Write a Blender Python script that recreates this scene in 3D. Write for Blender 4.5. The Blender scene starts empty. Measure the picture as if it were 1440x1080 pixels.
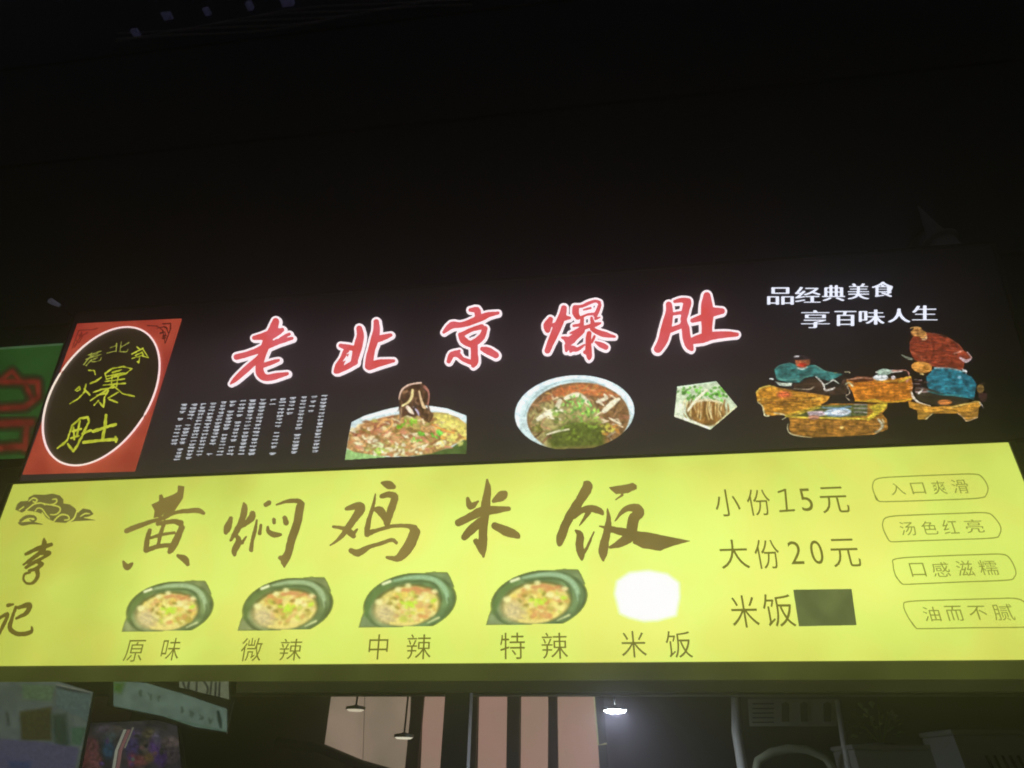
import bpy, math, random
import numpy as np
from mathutils import Matrix, Vector

R = math.radians
rnd = random.Random(7)
C = bpy.context.scene.collection
SC = bpy.context.scene

# ------------------------------------------------------------------ camera
F = 792.0
def unit(v):
    v = np.array(v, float); return v / np.linalg.norm(v)
v_c = unit((-16, 1710, -792))                 # the boards' up direction, camera frame
h_c = np.array((7781, 440, 792.0)); h_c = unit(h_c - v_c * h_c.dot(v_c))
n_c = np.cross(v_c, h_c)                      # into the boards
LEAN = R(10)                                  # the lower board leans out over the counter
W_c = math.cos(LEAN) * v_c + math.sin(LEAN) * n_c
N_c = math.cos(LEAN) * n_c - math.sin(LEAN) * v_c
M3 = np.array([h_c, N_c, W_c])                # camera frame -> world
CAM = np.array((0.0, 0.0, 1.6))
cd = bpy.data.cameras.new('camera'); cam = bpy.data.objects.new('camera', cd); C.objects.link(cam)
mw = Matrix.Identity(4)
for i in range(3):
    for j in range(3): mw[i][j] = M3[i, j]
mw.translation = Vector(CAM)
cam.matrix_world = mw
cd.sensor_width = 36; cd.lens = F / 1440 * 36; cd.clip_start = .05; cd.clip_end = 500
SC.camera = cam

# ------------------------------------------------------------------ night sky, exposure
world = bpy.data.worlds.new('World'); SC.world = world; world.use_nodes = True
wn = world.node_tree.nodes; wl = world.node_tree.links
sky = wn.new('ShaderNodeTexSky'); sky.sky_type = 'NISHITA'; sky.sun_disc = False
sky.sun_elevation = R(-2.0); sky.sun_rotation = R(200)
wl.new(sky.outputs[0], wn['Background'].inputs[0]); wn['Background'].inputs[1].default_value = 0.12
SC.view_settings.view_transform = 'Standard'; SC.view_settings.look = 'None'
SC.view_settings.exposure = 0; SC.view_settings.gamma = 1; SC.view_settings.use_curve_mapping = False
SC.cycles.max_bounces = 5; SC.cycles.filter_width = 1.9
SC.cycles.sample_clamp_indirect = 2.0

# ------------------------------------------------------------------ planes and pixels
def ray(x, y):
    d = np.array((x - 720.0, 540.0 - y, -F)); return M3 @ d
class Plane:
    """A real flat face: origin o, right x, up z, inward normal y."""
    def __init__(s, o, lean):
        s.o = np.array(o, float); s.x = np.array((1.0, 0, 0))
        s.z = np.array((0, -math.sin(lean), math.cos(lean))); s.n = np.array((0, math.cos(lean), math.sin(lean)))
    def hit(s, px, py):
        d = ray(px, py); return CAM + d * ((s.o - CAM).dot(s.n) / d.dot(s.n))
    def uv(s, px, py):
        p = s.hit(px, py) - s.o; return p.dot(s.x), p.dot(s.z)
    def uvs(s, P):
        P = np.asarray(P, float); d = np.stack([P[:, 0] - 720, 540 - P[:, 1], np.full(len(P), -F)], 1) @ M3.T
        t = (s.o - CAM).dot(s.n) / (d @ s.n); q = CAM + d * t[:, None] - s.o
        return q @ s.x, q @ s.z
    def w(s, u, v, off=0.0):
        return s.o + s.x * u + s.z * v - s.n * off
    def matrix(s):
        m = Matrix.Identity(4)
        for i in range(3):
            m[i][0] = s.x[i]; m[i][1] = s.n[i]; m[i][2] = s.z[i]
        m.translation = Vector(s.o); return m
n_w = np.array((0, math.cos(LEAN), math.sin(LEAN)))
LOW = Plane(CAM + n_w * 3.0, LEAN)
u0, v0 = LOW.uv(18, 683); u1, v1 = LOW.uv(1417, 620)
VT = (v0 + v1) / 2
_, va = LOW.uv(200, 936.5); _, vb = LOW.uv(1200, 928)
VB = (va + vb) / 2
LOW.o = LOW.w((u0 + u1) / 2, VB)              # origin: middle of the lower edge
WL = (u1 - u0); HL = VT - VB
LEAN2 = R(19)
UP = Plane(LOW.w(0, HL + .022, -.012), LEAN2)

# ------------------------------------------------------------------ materials
def lin(c):
    c = np.asarray(c, float) / 255.0
    return np.where(c <= .04045, c / 12.92, ((c + .055) / 1.055) ** 2.4)
def l4(c): a = lin(c); return (a[0], a[1], a[2], 1)
_mats = {}
LIT = 1.08          # lamps run a little brighter than they look through the added bloom haze
def new_mat(name):
    m = bpy.data.materials.new(name); m.use_nodes = True; m.node_tree.nodes.clear(); return m, m.node_tree.nodes, m.node_tree.links
def mat_solid(name, rgb, rough=.6, metal=0, noise=.15, scale=6, bump=.0, rgb2=None, spec=.4):
    """rgb is albedo (linear)."""
    if name in _mats: return _mats[name]
    m, n, l = new_mat(name)
    o = n.new('ShaderNodeOutputMaterial'); p = n.new('ShaderNodeBsdfPrincipled'); l.new(p.outputs[0], o.inputs[0])
    t = n.new('ShaderNodeTexCoord'); z = n.new('ShaderNodeTexNoise'); z.inputs['Scale'].default_value = scale; z.inputs['Detail'].default_value = 5
    l.new(t.outputs['Object'], z.inputs['Vector'])
    mx = n.new('ShaderNodeMix'); mx.data_type = 'RGBA'
    a = [c * (1 - noise) for c in rgb]; b = [min(1, c * (1 + noise)) for c in rgb] if rgb2 is None else rgb2
    mx.inputs[6].default_value = (*a, 1); mx.inputs[7].default_value = (*b, 1)
    l.new(z.outputs[0], mx.inputs[0]); l.new(mx.outputs[2], p.inputs['Base Color'])
    p.inputs['Roughness'].default_value = rough; p.inputs['Metallic'].default_value = metal
    p.inputs['Specular IOR Level'].default_value = spec
    if bump:
        bp = n.new('ShaderNodeBump'); bp.inputs['Strength'].default_value = bump
        z2 = n.new('ShaderNodeTexNoise'); z2.inputs['Scale'].default_value = scale * 8; l.new(t.outputs['Object'], z2.inputs['Vector'])
        l.new(z2.outputs[0], bp.inputs['Height']); l.new(bp.outputs[0], p.inputs['Normal'])
    _mats[name] = m; return m
def mat_glow(name, rgb, strength=1.0, noise=.08, scale=3, sample=False, base=(.02, .02, .02), rgb2=None):
    """A glowing surface: backlit, lamp or painted-in light; rgb in sRGB 0-255."""
    if name in _mats: return _mats[name]
    m, n, l = new_mat(name)
    o = n.new('ShaderNodeOutputMaterial'); p = n.new('ShaderNodeBsdfPrincipled'); l.new(p.outputs[0], o.inputs[0])
    p.inputs['Base Color'].default_value = (*base, 1); p.inputs['Roughness'].default_value = .45
    t = n.new('ShaderNodeTexCoord'); z = n.new('ShaderNodeTexNoise'); z.inputs['Scale'].default_value = scale; z.inputs['Detail'].default_value = 3
    l.new(t.outputs['Object'], z.inputs['Vector'])
    r = n.new('ShaderNodeMapRange'); r.inputs[1].default_value = .3; r.inputs[2].default_value = .7
    l.new(z.outputs[0], r.inputs[0])
    mx = n.new('ShaderNodeMix'); mx.data_type = 'RGBA'
    c = lin(rgb); c2 = lin(rgb2) if rgb2 is not None else c * (1 + noise)
    mx.inputs[6].default_value = (*(c * (1 - noise)), 1); mx.inputs[7].default_value = (*c2, 1)
    l.new(r.outputs[0], mx.inputs[0]); l.new(mx.outputs[2], p.inputs['Emission Color'])
    p.inputs['Emission Strength'].default_value = strength * LIT
    m.cycles.emission_sampling = 'FRONT' if sample else 'NONE'
    _mats[name] = m; return m
def mat_print(name='backlit_print', strength=1.0, lit=False):
    if name in _mats: return _mats[name]
    m, n, l = new_mat(name)
    o = n.new('ShaderNodeOutputMaterial'); p = n.new('ShaderNodeBsdfPrincipled'); l.new(p.outputs[0], o.inputs[0])
    a = n.new('ShaderNodeVertexColor'); a.layer_name = 'paint'
    if lit:
        l.new(a.outputs[0], p.inputs['Base Color']); p.inputs['Roughness'].default_value = .6
        l.new(a.outputs[0], p.inputs['Emission Color']); p.inputs['Emission Strength'].default_value = strength
    else:
        p.inputs['Base Color'].default_value = (.02, .02, .02, 1)
        l.new(a.outputs[0], p.inputs['Emission Color']); p.inputs['Emission Strength'].default_value = strength * LIT
    p.inputs['Roughness'].default_value = .5
    m.cycles.emission_sampling = 'NONE'
    _mats[name] = m; return m

# ------------------------------------------------------------------ objects
def link(name, me, mat, parent=None):
    o = bpy.data.objects.new(name, me); C.objects.link(o)
    if mat and not me.materials: me.materials.append(mat)
    if parent: o.parent = parent
    return o
def tag(o, label=None, cat=None, group=None, kind=None):
    if label: o['label'] = label
    if cat: o['category'] = cat
    if group: o['group'] = group
    if kind: o['kind'] = kind
    return o
def empty(name, mat4, label, cat, group=None):
    o = bpy.data.objects.new(name, None); C.objects.link(o); o.matrix_world = mat4
    o.empty_display_size = .1
    return tag(o, label, cat, group)
def at(x, y, z): return Matrix.Translation((x, y, z))
class MB:
    def __init__(s): s.v = []; s.f = []
    def box(s, x0, x1, y0, y1, z0, z1, bev=0.0):
        if bev:
            b = bev; k = len(s.v); pts = []
            for z, q in ((z0, b), (z0 + b, 0), (z1 - b, 0), (z1, b)):
                pts.append([(x0 + q, y0 + q, z), (x1 - q, y0 + q, z), (x1 - q, y1 - q, z), (x0 + q, y1 - q, z)])
            for ring in pts: s.v += ring
            for r in range(3):
                for i in range(4):
                    a = k + r * 4 + i; c = k + r * 4 + (i + 1) % 4; s.f.append((a, c, c + 4, a + 4))
            s.f.append((k + 3, k + 2, k + 1, k)); s.f.append((k + 12, k + 13, k + 14, k + 15)); return s
        k = len(s.v)
        s.v += [(x, y, z) for z in (z0, z1) for x, y in ((x0, y0), (x1, y0), (x1, y1), (x0, y1))]
        s.f += [(k + 3, k + 2, k + 1, k), (k + 4, k + 5, k + 6, k + 7)]
        for i in range(4):
            j = (i + 1) % 4; s.f.append((k + i, k + j, k + 4 + j, k + 4 + i))
        return s
    def quadsheet(s, P):
        k = len(s.v); s.v += [tuple(p) for p in P]; s.f.append(tuple(range(k, k + len(P)))); return s
    def prism(s, P, off):
        """polygon P (list of 3D points) extruded by vector off"""
        k = len(s.v); n = len(P); off = np.array(off)
        s.v += [tuple(np.array(p)) for p in P] + [tuple(np.array(p) + off) for p in P]
        s.f.append(tuple(range(k, k + n))); s.f.append(tuple(range(k + 2 * n - 1, k + n - 1, -1)))
        for i in range(n):
            j = (i + 1) % n; s.f.append((k + j, k + i, k + n + i, k + n + j))
        return s
    def tube(s, pts, r, seg=8, closed=False):
        pts = [np.array(p, float) for p in pts]; n = len(pts); k = len(s.v)
        rs = r if hasattr(r, '__len__') else [r] * n
        for i, p in enumerate(pts):
            a = pts[(i - 1) % n] if (closed or i > 0) else p; b = pts[(i + 1) % n] if (closed or i < n - 1) else p
            t = unit(b - a); ref = np.array((0, 0, 1.0)) if abs(t[2]) < .9 else np.array((1.0, 0, 0))
            e1 = unit(np.cross(t, ref)); e2 = np.cross(t, e1)
            for q in range(seg):
                th = 2 * math.pi * q / seg; s.v.append(tuple(p + rs[i] * (math.cos(th) * e1 + math.sin(th) * e2)))
        for i in range(n if closed else n - 1):
            for q in range(seg):
                a = k + i * seg + q; b = k + i * seg + (q + 1) % seg; c = k + ((i + 1) % n) * seg + (q + 1) % seg; d = k + ((i + 1) % n) * seg + q
                s.f.append((a, b, c, d))
        if not closed:
            s.f.append(tuple(k + q for q in range(seg))[::-1]); s.f.append(tuple(k + (n - 1) * seg + q for q in range(seg)))
        return s
    def lathe(s, c, prof, seg=24):
        k = len(s.v); c = np.array(c, float)
        for r, z in prof:
            for q in range(seg):
                th = 2 * math.pi * q / seg; s.v.append((c[0] + r * math.cos(th), c[1] + r * math.sin(th), c[2] + z))
        for i in range(len(prof) - 1):
            for q in range(seg):
                a = k + i * seg + q; b = k + i * seg + (q + 1) % seg; s.f.append((a, b, b + seg, a + seg))
        return s
    def mesh(s, name, smooth=False):
        me = bpy.data.meshes.new(name); me.from_pydata([tuple(float(c) for c in v) for v in s.v], [], s.f); me.update()
        if smooth:
            for p in me.polygons: p.use_smooth = True
        return me
    def build(s, name, mat, parent=None, smooth=False):
        return link(name, s.mesh(name, smooth), mat, parent)

# ------------------------------------------------------------------ distance-field ink
def cap(X, Y, a, b):
    ax, ay, ar = a; bx, by, br = b; dx, dy = bx - ax, by - ay; L = dx * dx + dy * dy + 1e-9
    t = np.clip(((X - ax) * dx + (Y - ay) * dy) / L, 0, 1)
    return np.hypot(X - ax - t * dx, Y - ay - t * dy) - (ar + t * (br - ar))
def sd_stroke(X, Y, pts):
    d = None
    if len(pts) == 1: pts = [pts[0], (pts[0][0] + .01, pts[0][1], pts[0][2])]
    for a, b in zip(pts[:-1], pts[1:]):
        e = cap(X, Y, a, b); d = e if d is None else np.minimum(d, e)
    return d
def sd_poly(X, Y, P):
    ins = np.zeros(X.shape, bool); d = np.full(X.shape, 1e9)
    for (ax, ay), (bx, by) in zip(P, P[1:] + P[:1]):
        d = np.minimum(d, cap(X, Y, (ax, ay, 0), (bx, by, 0)))
        if ay != by:
            c = (ay > Y) != (by > Y); ins ^= c & (X < (bx - ax) * (Y - ay) / (by - ay) + ax)
    return np.where(ins, -d, d)
def vnoise(X, Y, s, seed=0):
    def h(i, j): q = np.sin(i * 127.1 + j * 311.7 + seed * 74.7) * 43758.5453; return q - np.floor(q)
    x = X / s; y = Y / s; i = np.floor(x); j = np.floor(y); f = x - i; g = y - j; f = f * f * (3 - 2 * f); g = g * g * (3 - 2 * g)
    return (h(i, j) * (1 - f) + h(i + 1, j) * f) * (1 - g) + (h(i, j + 1) * (1 - f) + h(i + 1, j + 1) * f) * g
def smooth_line(p, n=3):
    """Catmull-Rom through (x, y, r) points"""
    if len(p) < 3: return list(p)
    q = [np.array(a, float) for a in p]; q = [2 * q[0] - q[1]] + q + [2 * q[-1] - q[-2]]; out = []
    for i in range(1, len(q) - 2):
        for k in range(n):
            t = k / n; a, b, c, d = q[i - 1:i + 3]
            out.append(tuple(.5 * (2 * b + (c - a) * t + (2 * a - 5 * b + 4 * c - d) * t * t + (3 * b - a - 3 * c + d) * t ** 3)))
    out.append(tuple(q[-2])); return [(x, y, max(r, .05)) for x, y, r in out]
class Crop:
    """coordinates read in an enlarged view of one region"""
    def __init__(s, x, y, k): s.x, s.y, s.k = x, y, k
    def p(s, a): return (s.x + a[0] / s.k, s.y + a[1] / s.k) + ((a[2] / s.k,) if len(a) > 2 else ())
    def S(s, *pts): return ('s', smooth_line([s.p(a) for a in pts]))
    def L(s, r, *pts): return ('s', [s.p((a[0], a[1], r)) for a in pts])
    def P(s, *pts): return ('p', [s.p(a) for a in pts])
    def H(s, *pts): return ('h', [s.p(a) for a in pts])
    def HS(s, *pts): return ('hs', smooth_line([s.p(a) for a in pts]))
def field(shapes, X, Y):
    d = np.full(X.shape, 1e3)
    for k, P in shapes:
        if k == 's': d = np.minimum(d, sd_stroke(X, Y, P))
        elif k == 'p': d = np.minimum(d, sd_poly(X, Y, list(P)))
    for k, P in shapes:
        if k == 'h': d = np.maximum(d, -sd_poly(X, Y, list(P)))
        elif k == 'hs': d = np.maximum(d, -sd_stroke(X, Y, P))
    return d
def contour_mesh(name, D, x0, y0, st, plane, off, depth, tomap=None):
    """filled region D<0 of a pixel grid, laid on a plane and given side walls"""
    ny, nx = D.shape; ins = D < 0; V = []; Fc = []; W = []; ids = {}
    def vid(x, y):
        k = (round(x, 3), round(y, 3))
        if k not in ids: ids[k] = len(V); V.append((x, y))
        return ids[k]
    full = ins[:-1, :-1] & ins[:-1, 1:] & ins[1:, :-1] & ins[1:, 1:]
    anyc = ins[:-1, :-1] | ins[:-1, 1:] | ins[1:, :-1] | ins[1:, 1:]
    for j in range(ny - 1):
        i = 0; row = full[j]
        if not anyc[j].any(): continue
        while i < nx - 1:
            if row[i]:
                e = i
                while e < nx - 1 and row[e]: e += 1
                Fc.append([vid(i, j), vid(e, j), vid(e, j + 1), vid(i, j + 1)]); i = e
            else: i += 1
    for j, i in zip(*np.nonzero(anyc & ~full)):
        cs = ((i, j), (i + 1, j), (i + 1, j + 1), (i, j + 1)); poly = []; leave = None; segs = []; first = None
        for k in range(4):
            a = cs[k]; b = cs[(k + 1) % 4]; da = D[a[1], a[0]]; db = D[b[1], b[0]]
            if da < 0: poly.append(vid(*a))
            if (da < 0) != (db < 0):
                t = da / (da - db); q = vid(a[0] + t * (b[0] - a[0]), a[1] + t * (b[1] - a[1])); poly.append(q)
                if da < 0: leave = q
                else:
                    if leave is not None: segs.append((leave, q)); leave = None
                    else: first = q
        if leave is not None and first is not None: segs.append((leave, first))
        W += segs
        poly = [p for n_, p in enumerate(poly) if p != poly[n_ - 1]]
        if len(poly) >= 3: Fc.append(poly)
    P = np.array(V) * st + (x0, y0)
    u, v = plane.uvs(P) if tomap is None else tomap(P)
    vs = [(a, -off - depth, b) for a, b in zip(u, v)]
    fs = [f[::-1] if False else f for f in Fc]
    if depth:
        k = len(vs); vs += [(a, -off, b) for a, b in zip(u, v)]
        fs += [(b, a, a + k, b + k) for a, b in W if a != b]
    me = bpy.data.meshes.new(name); me.from_pydata(vs, [], fs); me.validate(); me.update()
    return me
def bounds(shapes, pad):
    xs = []; ys = []
    for k, P in shapes:
        if k in 'sp':
            for p in P:
                r = p[2] if len(p) > 2 else 0; xs += [p[0] - r, p[0] + r]; ys += [p[1] - r, p[1] + r]
    return min(xs) - pad, min(ys) - pad, max(xs) + pad, max(ys) + pad
def ink(name, shapes, plane, off, mat, parent, grow=0.0, depth=0.0, st=.6, rough=.35):
    x0, y0, x1, y1 = bounds(shapes, grow + 2)
    X, Y = np.meshgrid(np.arange(x0, x1 + st, st), np.arange(y0, y1 + st, st))
    D = field(shapes, X, Y) - grow
    if rough: D = D + (vnoise(X, Y, 2.2, 3) - .5) * rough + (vnoise(X, Y, 6, 9) - .5) * rough * 1.4
    return link(name, contour_mesh(name, D, x0, y0, st, plane, off, depth), mat, parent)

# ------------------------------------------------------------------ printed type
_glyph = {}
def glyph(ch, offs=0.0):
    k = (ch, offs)
    if k not in _glyph:
        c = bpy.data.curves.new('type', 'FONT'); c.body = ch; c.offset = offs; c.resolution_u = 4
        o = bpy.data.objects.new('type', c); C.objects.link(o)
        dg = bpy.context.evaluated_depsgraph_get(); m = bpy.data.meshes.new_from_object(o.evaluated_get(dg))
        v = np.array([x.co[:2] for x in m.vertices]); f = [tuple(p.vertices) for p in m.polygons]
        bpy.data.meshes.remove(m); bpy.data.objects.remove(o); bpy.data.curves.remove(c)
        _glyph[k] = (v, f)
    return _glyph[k]
def fit(ch, box, plane, offs):
    """glyph fitted upright on the plane so that it covers the pixel box"""
    x0, y0, x1, y1 = box; cy = (y0 + y1) / 2; cx = (x0 + x1) / 2
    ua, _ = plane.uv(x0, cy); ub, _ = plane.uv(x1, cy); _, vt = plane.uv(cx, y0); _, vb_ = plane.uv(cx, y1)
    ul, _ = plane.uv(cx, y0); ud, _ = plane.uv(cx, y1)
    w = (ub - ua) - abs(ul - ud) * .85; uc = (ua + ub) / 2
    v, f = glyph(ch, offs); mn = v.min(0); mx = v.max(0)
    q = (v - mn) / (mx - mn); return np.stack([uc - w / 2 + q[:, 0] * w, vb_ + q[:, 1] * (vt - vb_)], 1), f
def type_line(name, items, plane, off, mat, parent, offs=0.0):
    for ch, box in items:
        if ch == '1':
            ink(name, [Crop(990, 650, 4.32).L(6.5, (452, 182), (492, 168), (503, 294)), Crop(990, 650, 4.32).L(6.5, (462, 298), (546, 292))], plane, off, mat, parent, st=.4, rough=0); continue
        q, f = fit(ch, box, plane, offs)
        me = bpy.data.meshes.new(name); me.from_pydata([(a, -off, b) for a, b in q], [], f); me.update()
        link(name, me, mat, parent)
def serif_char(ch, box, plane, off, mat, parent, name='slogan_character'):
    """type with heavy stems and light bars, from the plain glyph"""
    v, f = glyph(ch, -.012); mn = v.min(0); mx = v.max(0); x0, y0, x1, y1 = box
    lean = ((plane.uv((x0 + x1) / 2, y0)[0] - plane.uv((x0 + x1) / 2, y1)[0]))
    st = .3; pad = 2; X, Y = np.meshgrid(np.arange(x0 - pad, x1 + pad, st), np.arange(y0 - pad, y1 + pad, st))
    q = (v - mn) / (mx - mn); P = np.stack([x0 + 1 + q[:, 0] * (x1 - x0 - 2), y1 - q[:, 1] * (y1 - y0)], 1)
    m = np.zeros(X.shape, bool)
    for t in f:
        A = P[list(t)]
        if len(A) < 3: continue
        for k in range(1, len(A) - 1):
            a, b, c = A[0], A[k], A[k + 1]
            def e(p, r): return (r[0] - p[0]) * (Y - p[1]) - (r[1] - p[1]) * (X - p[0])
            s1, s2, s3 = e(a, b), e(b, c), e(c, a)
            m |= ((s1 >= 0) & (s2 >= 0) & (s3 >= 0)) | ((s1 <= 0) & (s2 <= 0) & (s3 <= 0))
    g = m.astype(float); k = max(1, round(1.25 / st)); w = g.copy()
    for s in range(1, k + 1): w = np.maximum(w, np.maximum(np.roll(g, s, 1), np.roll(g, -s, 1)))
    for _ in range(2): w = (w + np.roll(w, 1, 0) + np.roll(w, -1, 0) + np.roll(w, 1, 1) + np.roll(w, -1, 1)) / 5
    return link(name, contour_mesh(name, .5 - w, x0 - pad, y0 - pad, st, plane, off, .002), mat, parent)

# ------------------------------------------------------------------ painted prints
class Pic:
    def __init__(s, x0, y0, x1, y1, res=1.2):
        s.res = res; s.x0, s.y0 = x0, y0
        s.X, s.Y = np.meshgrid(np.arange(x0, x1, 1 / res), np.arange(y0, y1, 1 / res))
        s.c = np.zeros(s.X.shape + (3,)); s.a = np.zeros(s.X.shape)
    def put(s, d, col, op=1.0, soft=1.0, vary=.12, mask=True, grow=True, vs=3.0):
        k = np.clip(.5 - d / soft, 0, 1) * op
        n = (vnoise(s.X, s.Y, vs, rnd.randint(0, 999)) - .5) * 2 * vary
        col = np.array(col, float)[None, None] * (1 + n[..., None])
        if not grow: k = k * (s.a > .3)
        s.c = s.c * (1 - k[..., None]) + col * k[..., None]
        if grow: s.a = np.maximum(s.a, k)
    def poly(s, P, col, **k): s.put(sd_poly(s.X, s.Y, list(P)), col, **k)
    def line(s, P, col, **k): s.put(sd_stroke(s.X, s.Y, smooth_line(P)), col, **k)
    def ell(s, cx, cy, rx, ry, col, rot=0.0, **k):
        c, q = math.cos(rot), math.sin(rot); x = (s.X - cx) * c + (s.Y - cy) * q; y = -(s.X - cx) * q + (s.Y - cy) * c
        s.put((np.hypot(x / rx, y / ry) - 1) * min(rx, ry), col, **k)
    def cut(s, d): s.a = s.a * (d < 0)
    def blur(s, n=1):
        for _ in range(n):
            w = (s.a > .02)[..., None].astype(float); q = s.c * w; t = w.copy(); acc = q.copy()
            for ax, sh in ((0, 1), (0, -1), (1, 1), (1, -1)): acc = acc + np.roll(q, sh, ax); t = t + np.roll(w, sh, ax)
            s.c = np.where(w > 0, acc / np.maximum(t, 1), s.c)
    def grain(s, sx, sy, amp, seed=5):
        n = vnoise(s.X / sx, s.Y / sy, 1.0, seed) * .65 + vnoise(s.X / sx * 2.3, s.Y / sy * 2.3, 1.0, seed + 3) * .35
        s.c = s.c * (1 + amp * (n - .5) * 2)[..., None]
    def punch(s, k, lift): s.c = (s.c - 110) * k + 110 + lift
    def feather(s, bg):
        k = np.clip(s.a, 0, 1)[..., None]; s.c = s.c * k + np.array(bg, float) * (1 - k); s.a = (s.a > .05).astype(float)
    def build(s, name, plane, off, mat, parent, mapping=None, thr=.45):
        on = s.a > thr; P = np.stack([s.X.ravel(), s.Y.ravel()], 1)
        if mapping is not None: P = mapping(P)
        u, v = plane.uvs(P); ny, nx = s.X.shape
        cell = on[:-1, :-1] & on[1:, :-1] & on[:-1, 1:] & on[1:, 1:]
        j, i = np.nonzero(cell); q = j * nx + i; F4 = np.stack([q, q + 1, q + nx + 1, q + nx], 1)
        used = np.unique(F4); re = np.full(ny * nx, -1); re[used] = np.arange(len(used)); F4 = re[F4]
        me = bpy.data.meshes.new(name); n = len(used); me.vertices.add(n)
        me.vertices.foreach_set('co', np.stack([u[used], np.full(n, -off), v[used]], 1).ravel().astype(np.float32))
        me.loops.add(F4.size); me.loops.foreach_set('vertex_index', F4.ravel().astype(np.int32))
        me.polygons.add(len(F4)); me.polygons.foreach_set('loop_start', np.arange(0, F4.size, 4, dtype=np.int32))
        me.polygons.foreach_set('loop_total', np.full(len(F4), 4, dtype=np.int32)) if hasattr(me.polygons[0], 'loop_total') and False else None
        me.update(calc_edges=True)
        at_ = me.color_attributes.new('paint', 'FLOAT_COLOR', 'POINT')
        c = lin(np.clip(s.c.reshape(-1, 3)[used], 0, 255)); c = np.concatenate([c, np.ones((n, 1))], 1)
        at_.data.foreach_set('color', c.ravel().astype(np.float32))
        return link(name, me, mat, parent)

# ================================================================== LARGE STRUCTURE
dark_wall = mat_solid('dark_render_wall', (.045, .050, .095), rough=.85, scale=1.3, noise=.35, bump=.3)
asphalt = mat_solid('wet_paving', (.06, .06, .06), rough=.55, scale=2, noise=.3, bump=.2)
steel_dark = mat_solid('dark_painted_steel', (.05, .052, .048), rough=.5, metal=.3, scale=9)
alu = mat_solid('dull_aluminium', (.32, .33, .30), rough=.45, metal=.7, scale=14)
YB = LOW.o[1]                                    # the front line of the stall
g = MB().box(-20, 20, -20, 20, -.2, 0).build('ground', asphalt); tag(g, kind='structure')
WB = YB + .42
wall = empty('building_facade', at(0, WB, 0), 'dark rendered building wall rising into the night above the lit signs', 'building')
p = MB()
p.box(-14, 14, 0, .3, 2.95, 15.0).build('upper_wall', dark_wall, wall)
for k, z in enumerate((4.9, 7.6, 10.3)):
    MB().box(-14, 14, -.035, -.001, z, z + .07).build('ledge', dark_wall, wall)
for sx in (-1, 1):
    MB().box(*sorted((sx * 4.2, sx * 14)), 0, .3, 0, 2.949).build('side_wall', dark_wall, wall)

# ================================================================== LOWER SIGN, YELLOW
low = empty('yellow_lightbox_sign', LOW.matrix(), 'long bright yellow backlit menu sign with brown brush characters and four clay pot pictures', 'sign')
housing = mat_solid('sign_housing', (.09, .09, .08), rough=.6, scale=5)
MB().box(-WL / 2 - .03, WL / 2 + .03, .004, .16, -.035, HL + .012).build('housing', housing, low)
# the backlit face: brighter over the tubes, duller towards the box ends
m, n, l = new_mat('yellow_backlit_face')
o = n.new('ShaderNodeOutputMaterial'); pr = n.new('ShaderNodeBsdfPrincipled'); l.new(pr.outputs[0], o.inputs[0])
pr.inputs['Base Color'].default_value = (.12, .12, .03, 1); pr.inputs['Roughness'].default_value = .4
tc = n.new('ShaderNodeTexCoord'); sx = n.new('ShaderNodeSeparateXYZ'); l.new(tc.outputs['Object'], sx.inputs[0])
nz = n.new('ShaderNodeTexNoise'); nz.inputs['Scale'].default_value = 1.6; nz.inputs['Detail'].default_value = 2; l.new(tc.outputs['Object'], nz.inputs['Vector'])
def math_(op, a, b=None):
    q = n.new('ShaderNodeMath'); q.operation = op; q.use_clamp = False
    for i, x in enumerate((a, b)):
        if x is None: continue
        if isinstance(x, (int, float)): q.inputs[i].default_value = x
        else: l.new(x, q.inputs[i])
    return q.outputs[0]
def smoothr(x, a, b, c, d):
    q = n.new('ShaderNodeMapRange'); q.interpolation_type = 'SMOOTHSTEP'; l.new(x, q.inputs[0])
    for i, z in enumerate((a, b, c, d)): q.inputs[i + 1].default_value = z
    return q.outputs[0]
ends = math_('MULTIPLY', smoothr(sx.outputs[0], -WL / 2, -WL * .02, .0, 1.0), smoothr(sx.outputs[0], WL / 2 + .1, WL * .22, .45, 1.0))
tubes = math_('MULTIPLY', smoothr(sx.outputs[2], -.02, HL * .35, .55, 1.0), smoothr(sx.outputs[2], HL + .05, HL * .5, .5, 1.0))
f = math_('MULTIPLY', ends, tubes)
f = math_('ADD', f, math_('MULTIPLY', math_('SUBTRACT', nz.outputs[0], .5), 1.1))
cr = n.new('ShaderNodeValToRGB'); l.new(f, cr.inputs[0])
cr.color_ramp.elements[0].position = -.0; cr.color_ramp.elements[0].color = l4((193, 206, 84))
cr.color_ramp.elements[1].position = 1.0; cr.color_ramp.elements[1].color = l4((236, 255, 124))
e = cr.color_ramp.elements.new(.5); e.color = l4((220, 238, 108))
n2 = n.new('ShaderNodeTexNoise'); n2.inputs['Scale'].default_value = 2.3; n2.inputs['Detail'].default_value = 3; n2.inputs['Distortion'].default_value = .6; l.new(tc.outputs['Object'], n2.inputs['Vector'])
mr = smoothr(n2.outputs[0], .38, .66, 0.0, 1.0)
mz = n.new('ShaderNodeMix'); mz.data_type = 'RGBA'; mz.blend_type = 'MULTIPLY'; l.new(mr, mz.inputs[0]); l.new(cr.outputs[0], mz.inputs[6]); mz.inputs[7].default_value = (1.05, .93, .92, 1)
l.new(mz.outputs[2], pr.inputs['Emission Color']); pr.inputs['Emission Strength'].default_value = LIT
m.cycles.emission_sampling = 'FRONT'
YF = m
fb = MB().quadsheet([(-WL / 2, 0, 0), (WL / 2, 0, 0), (WL / 2, 0, HL), (-WL / 2, 0, HL)]).build('backlit_face', YF, low)
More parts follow.
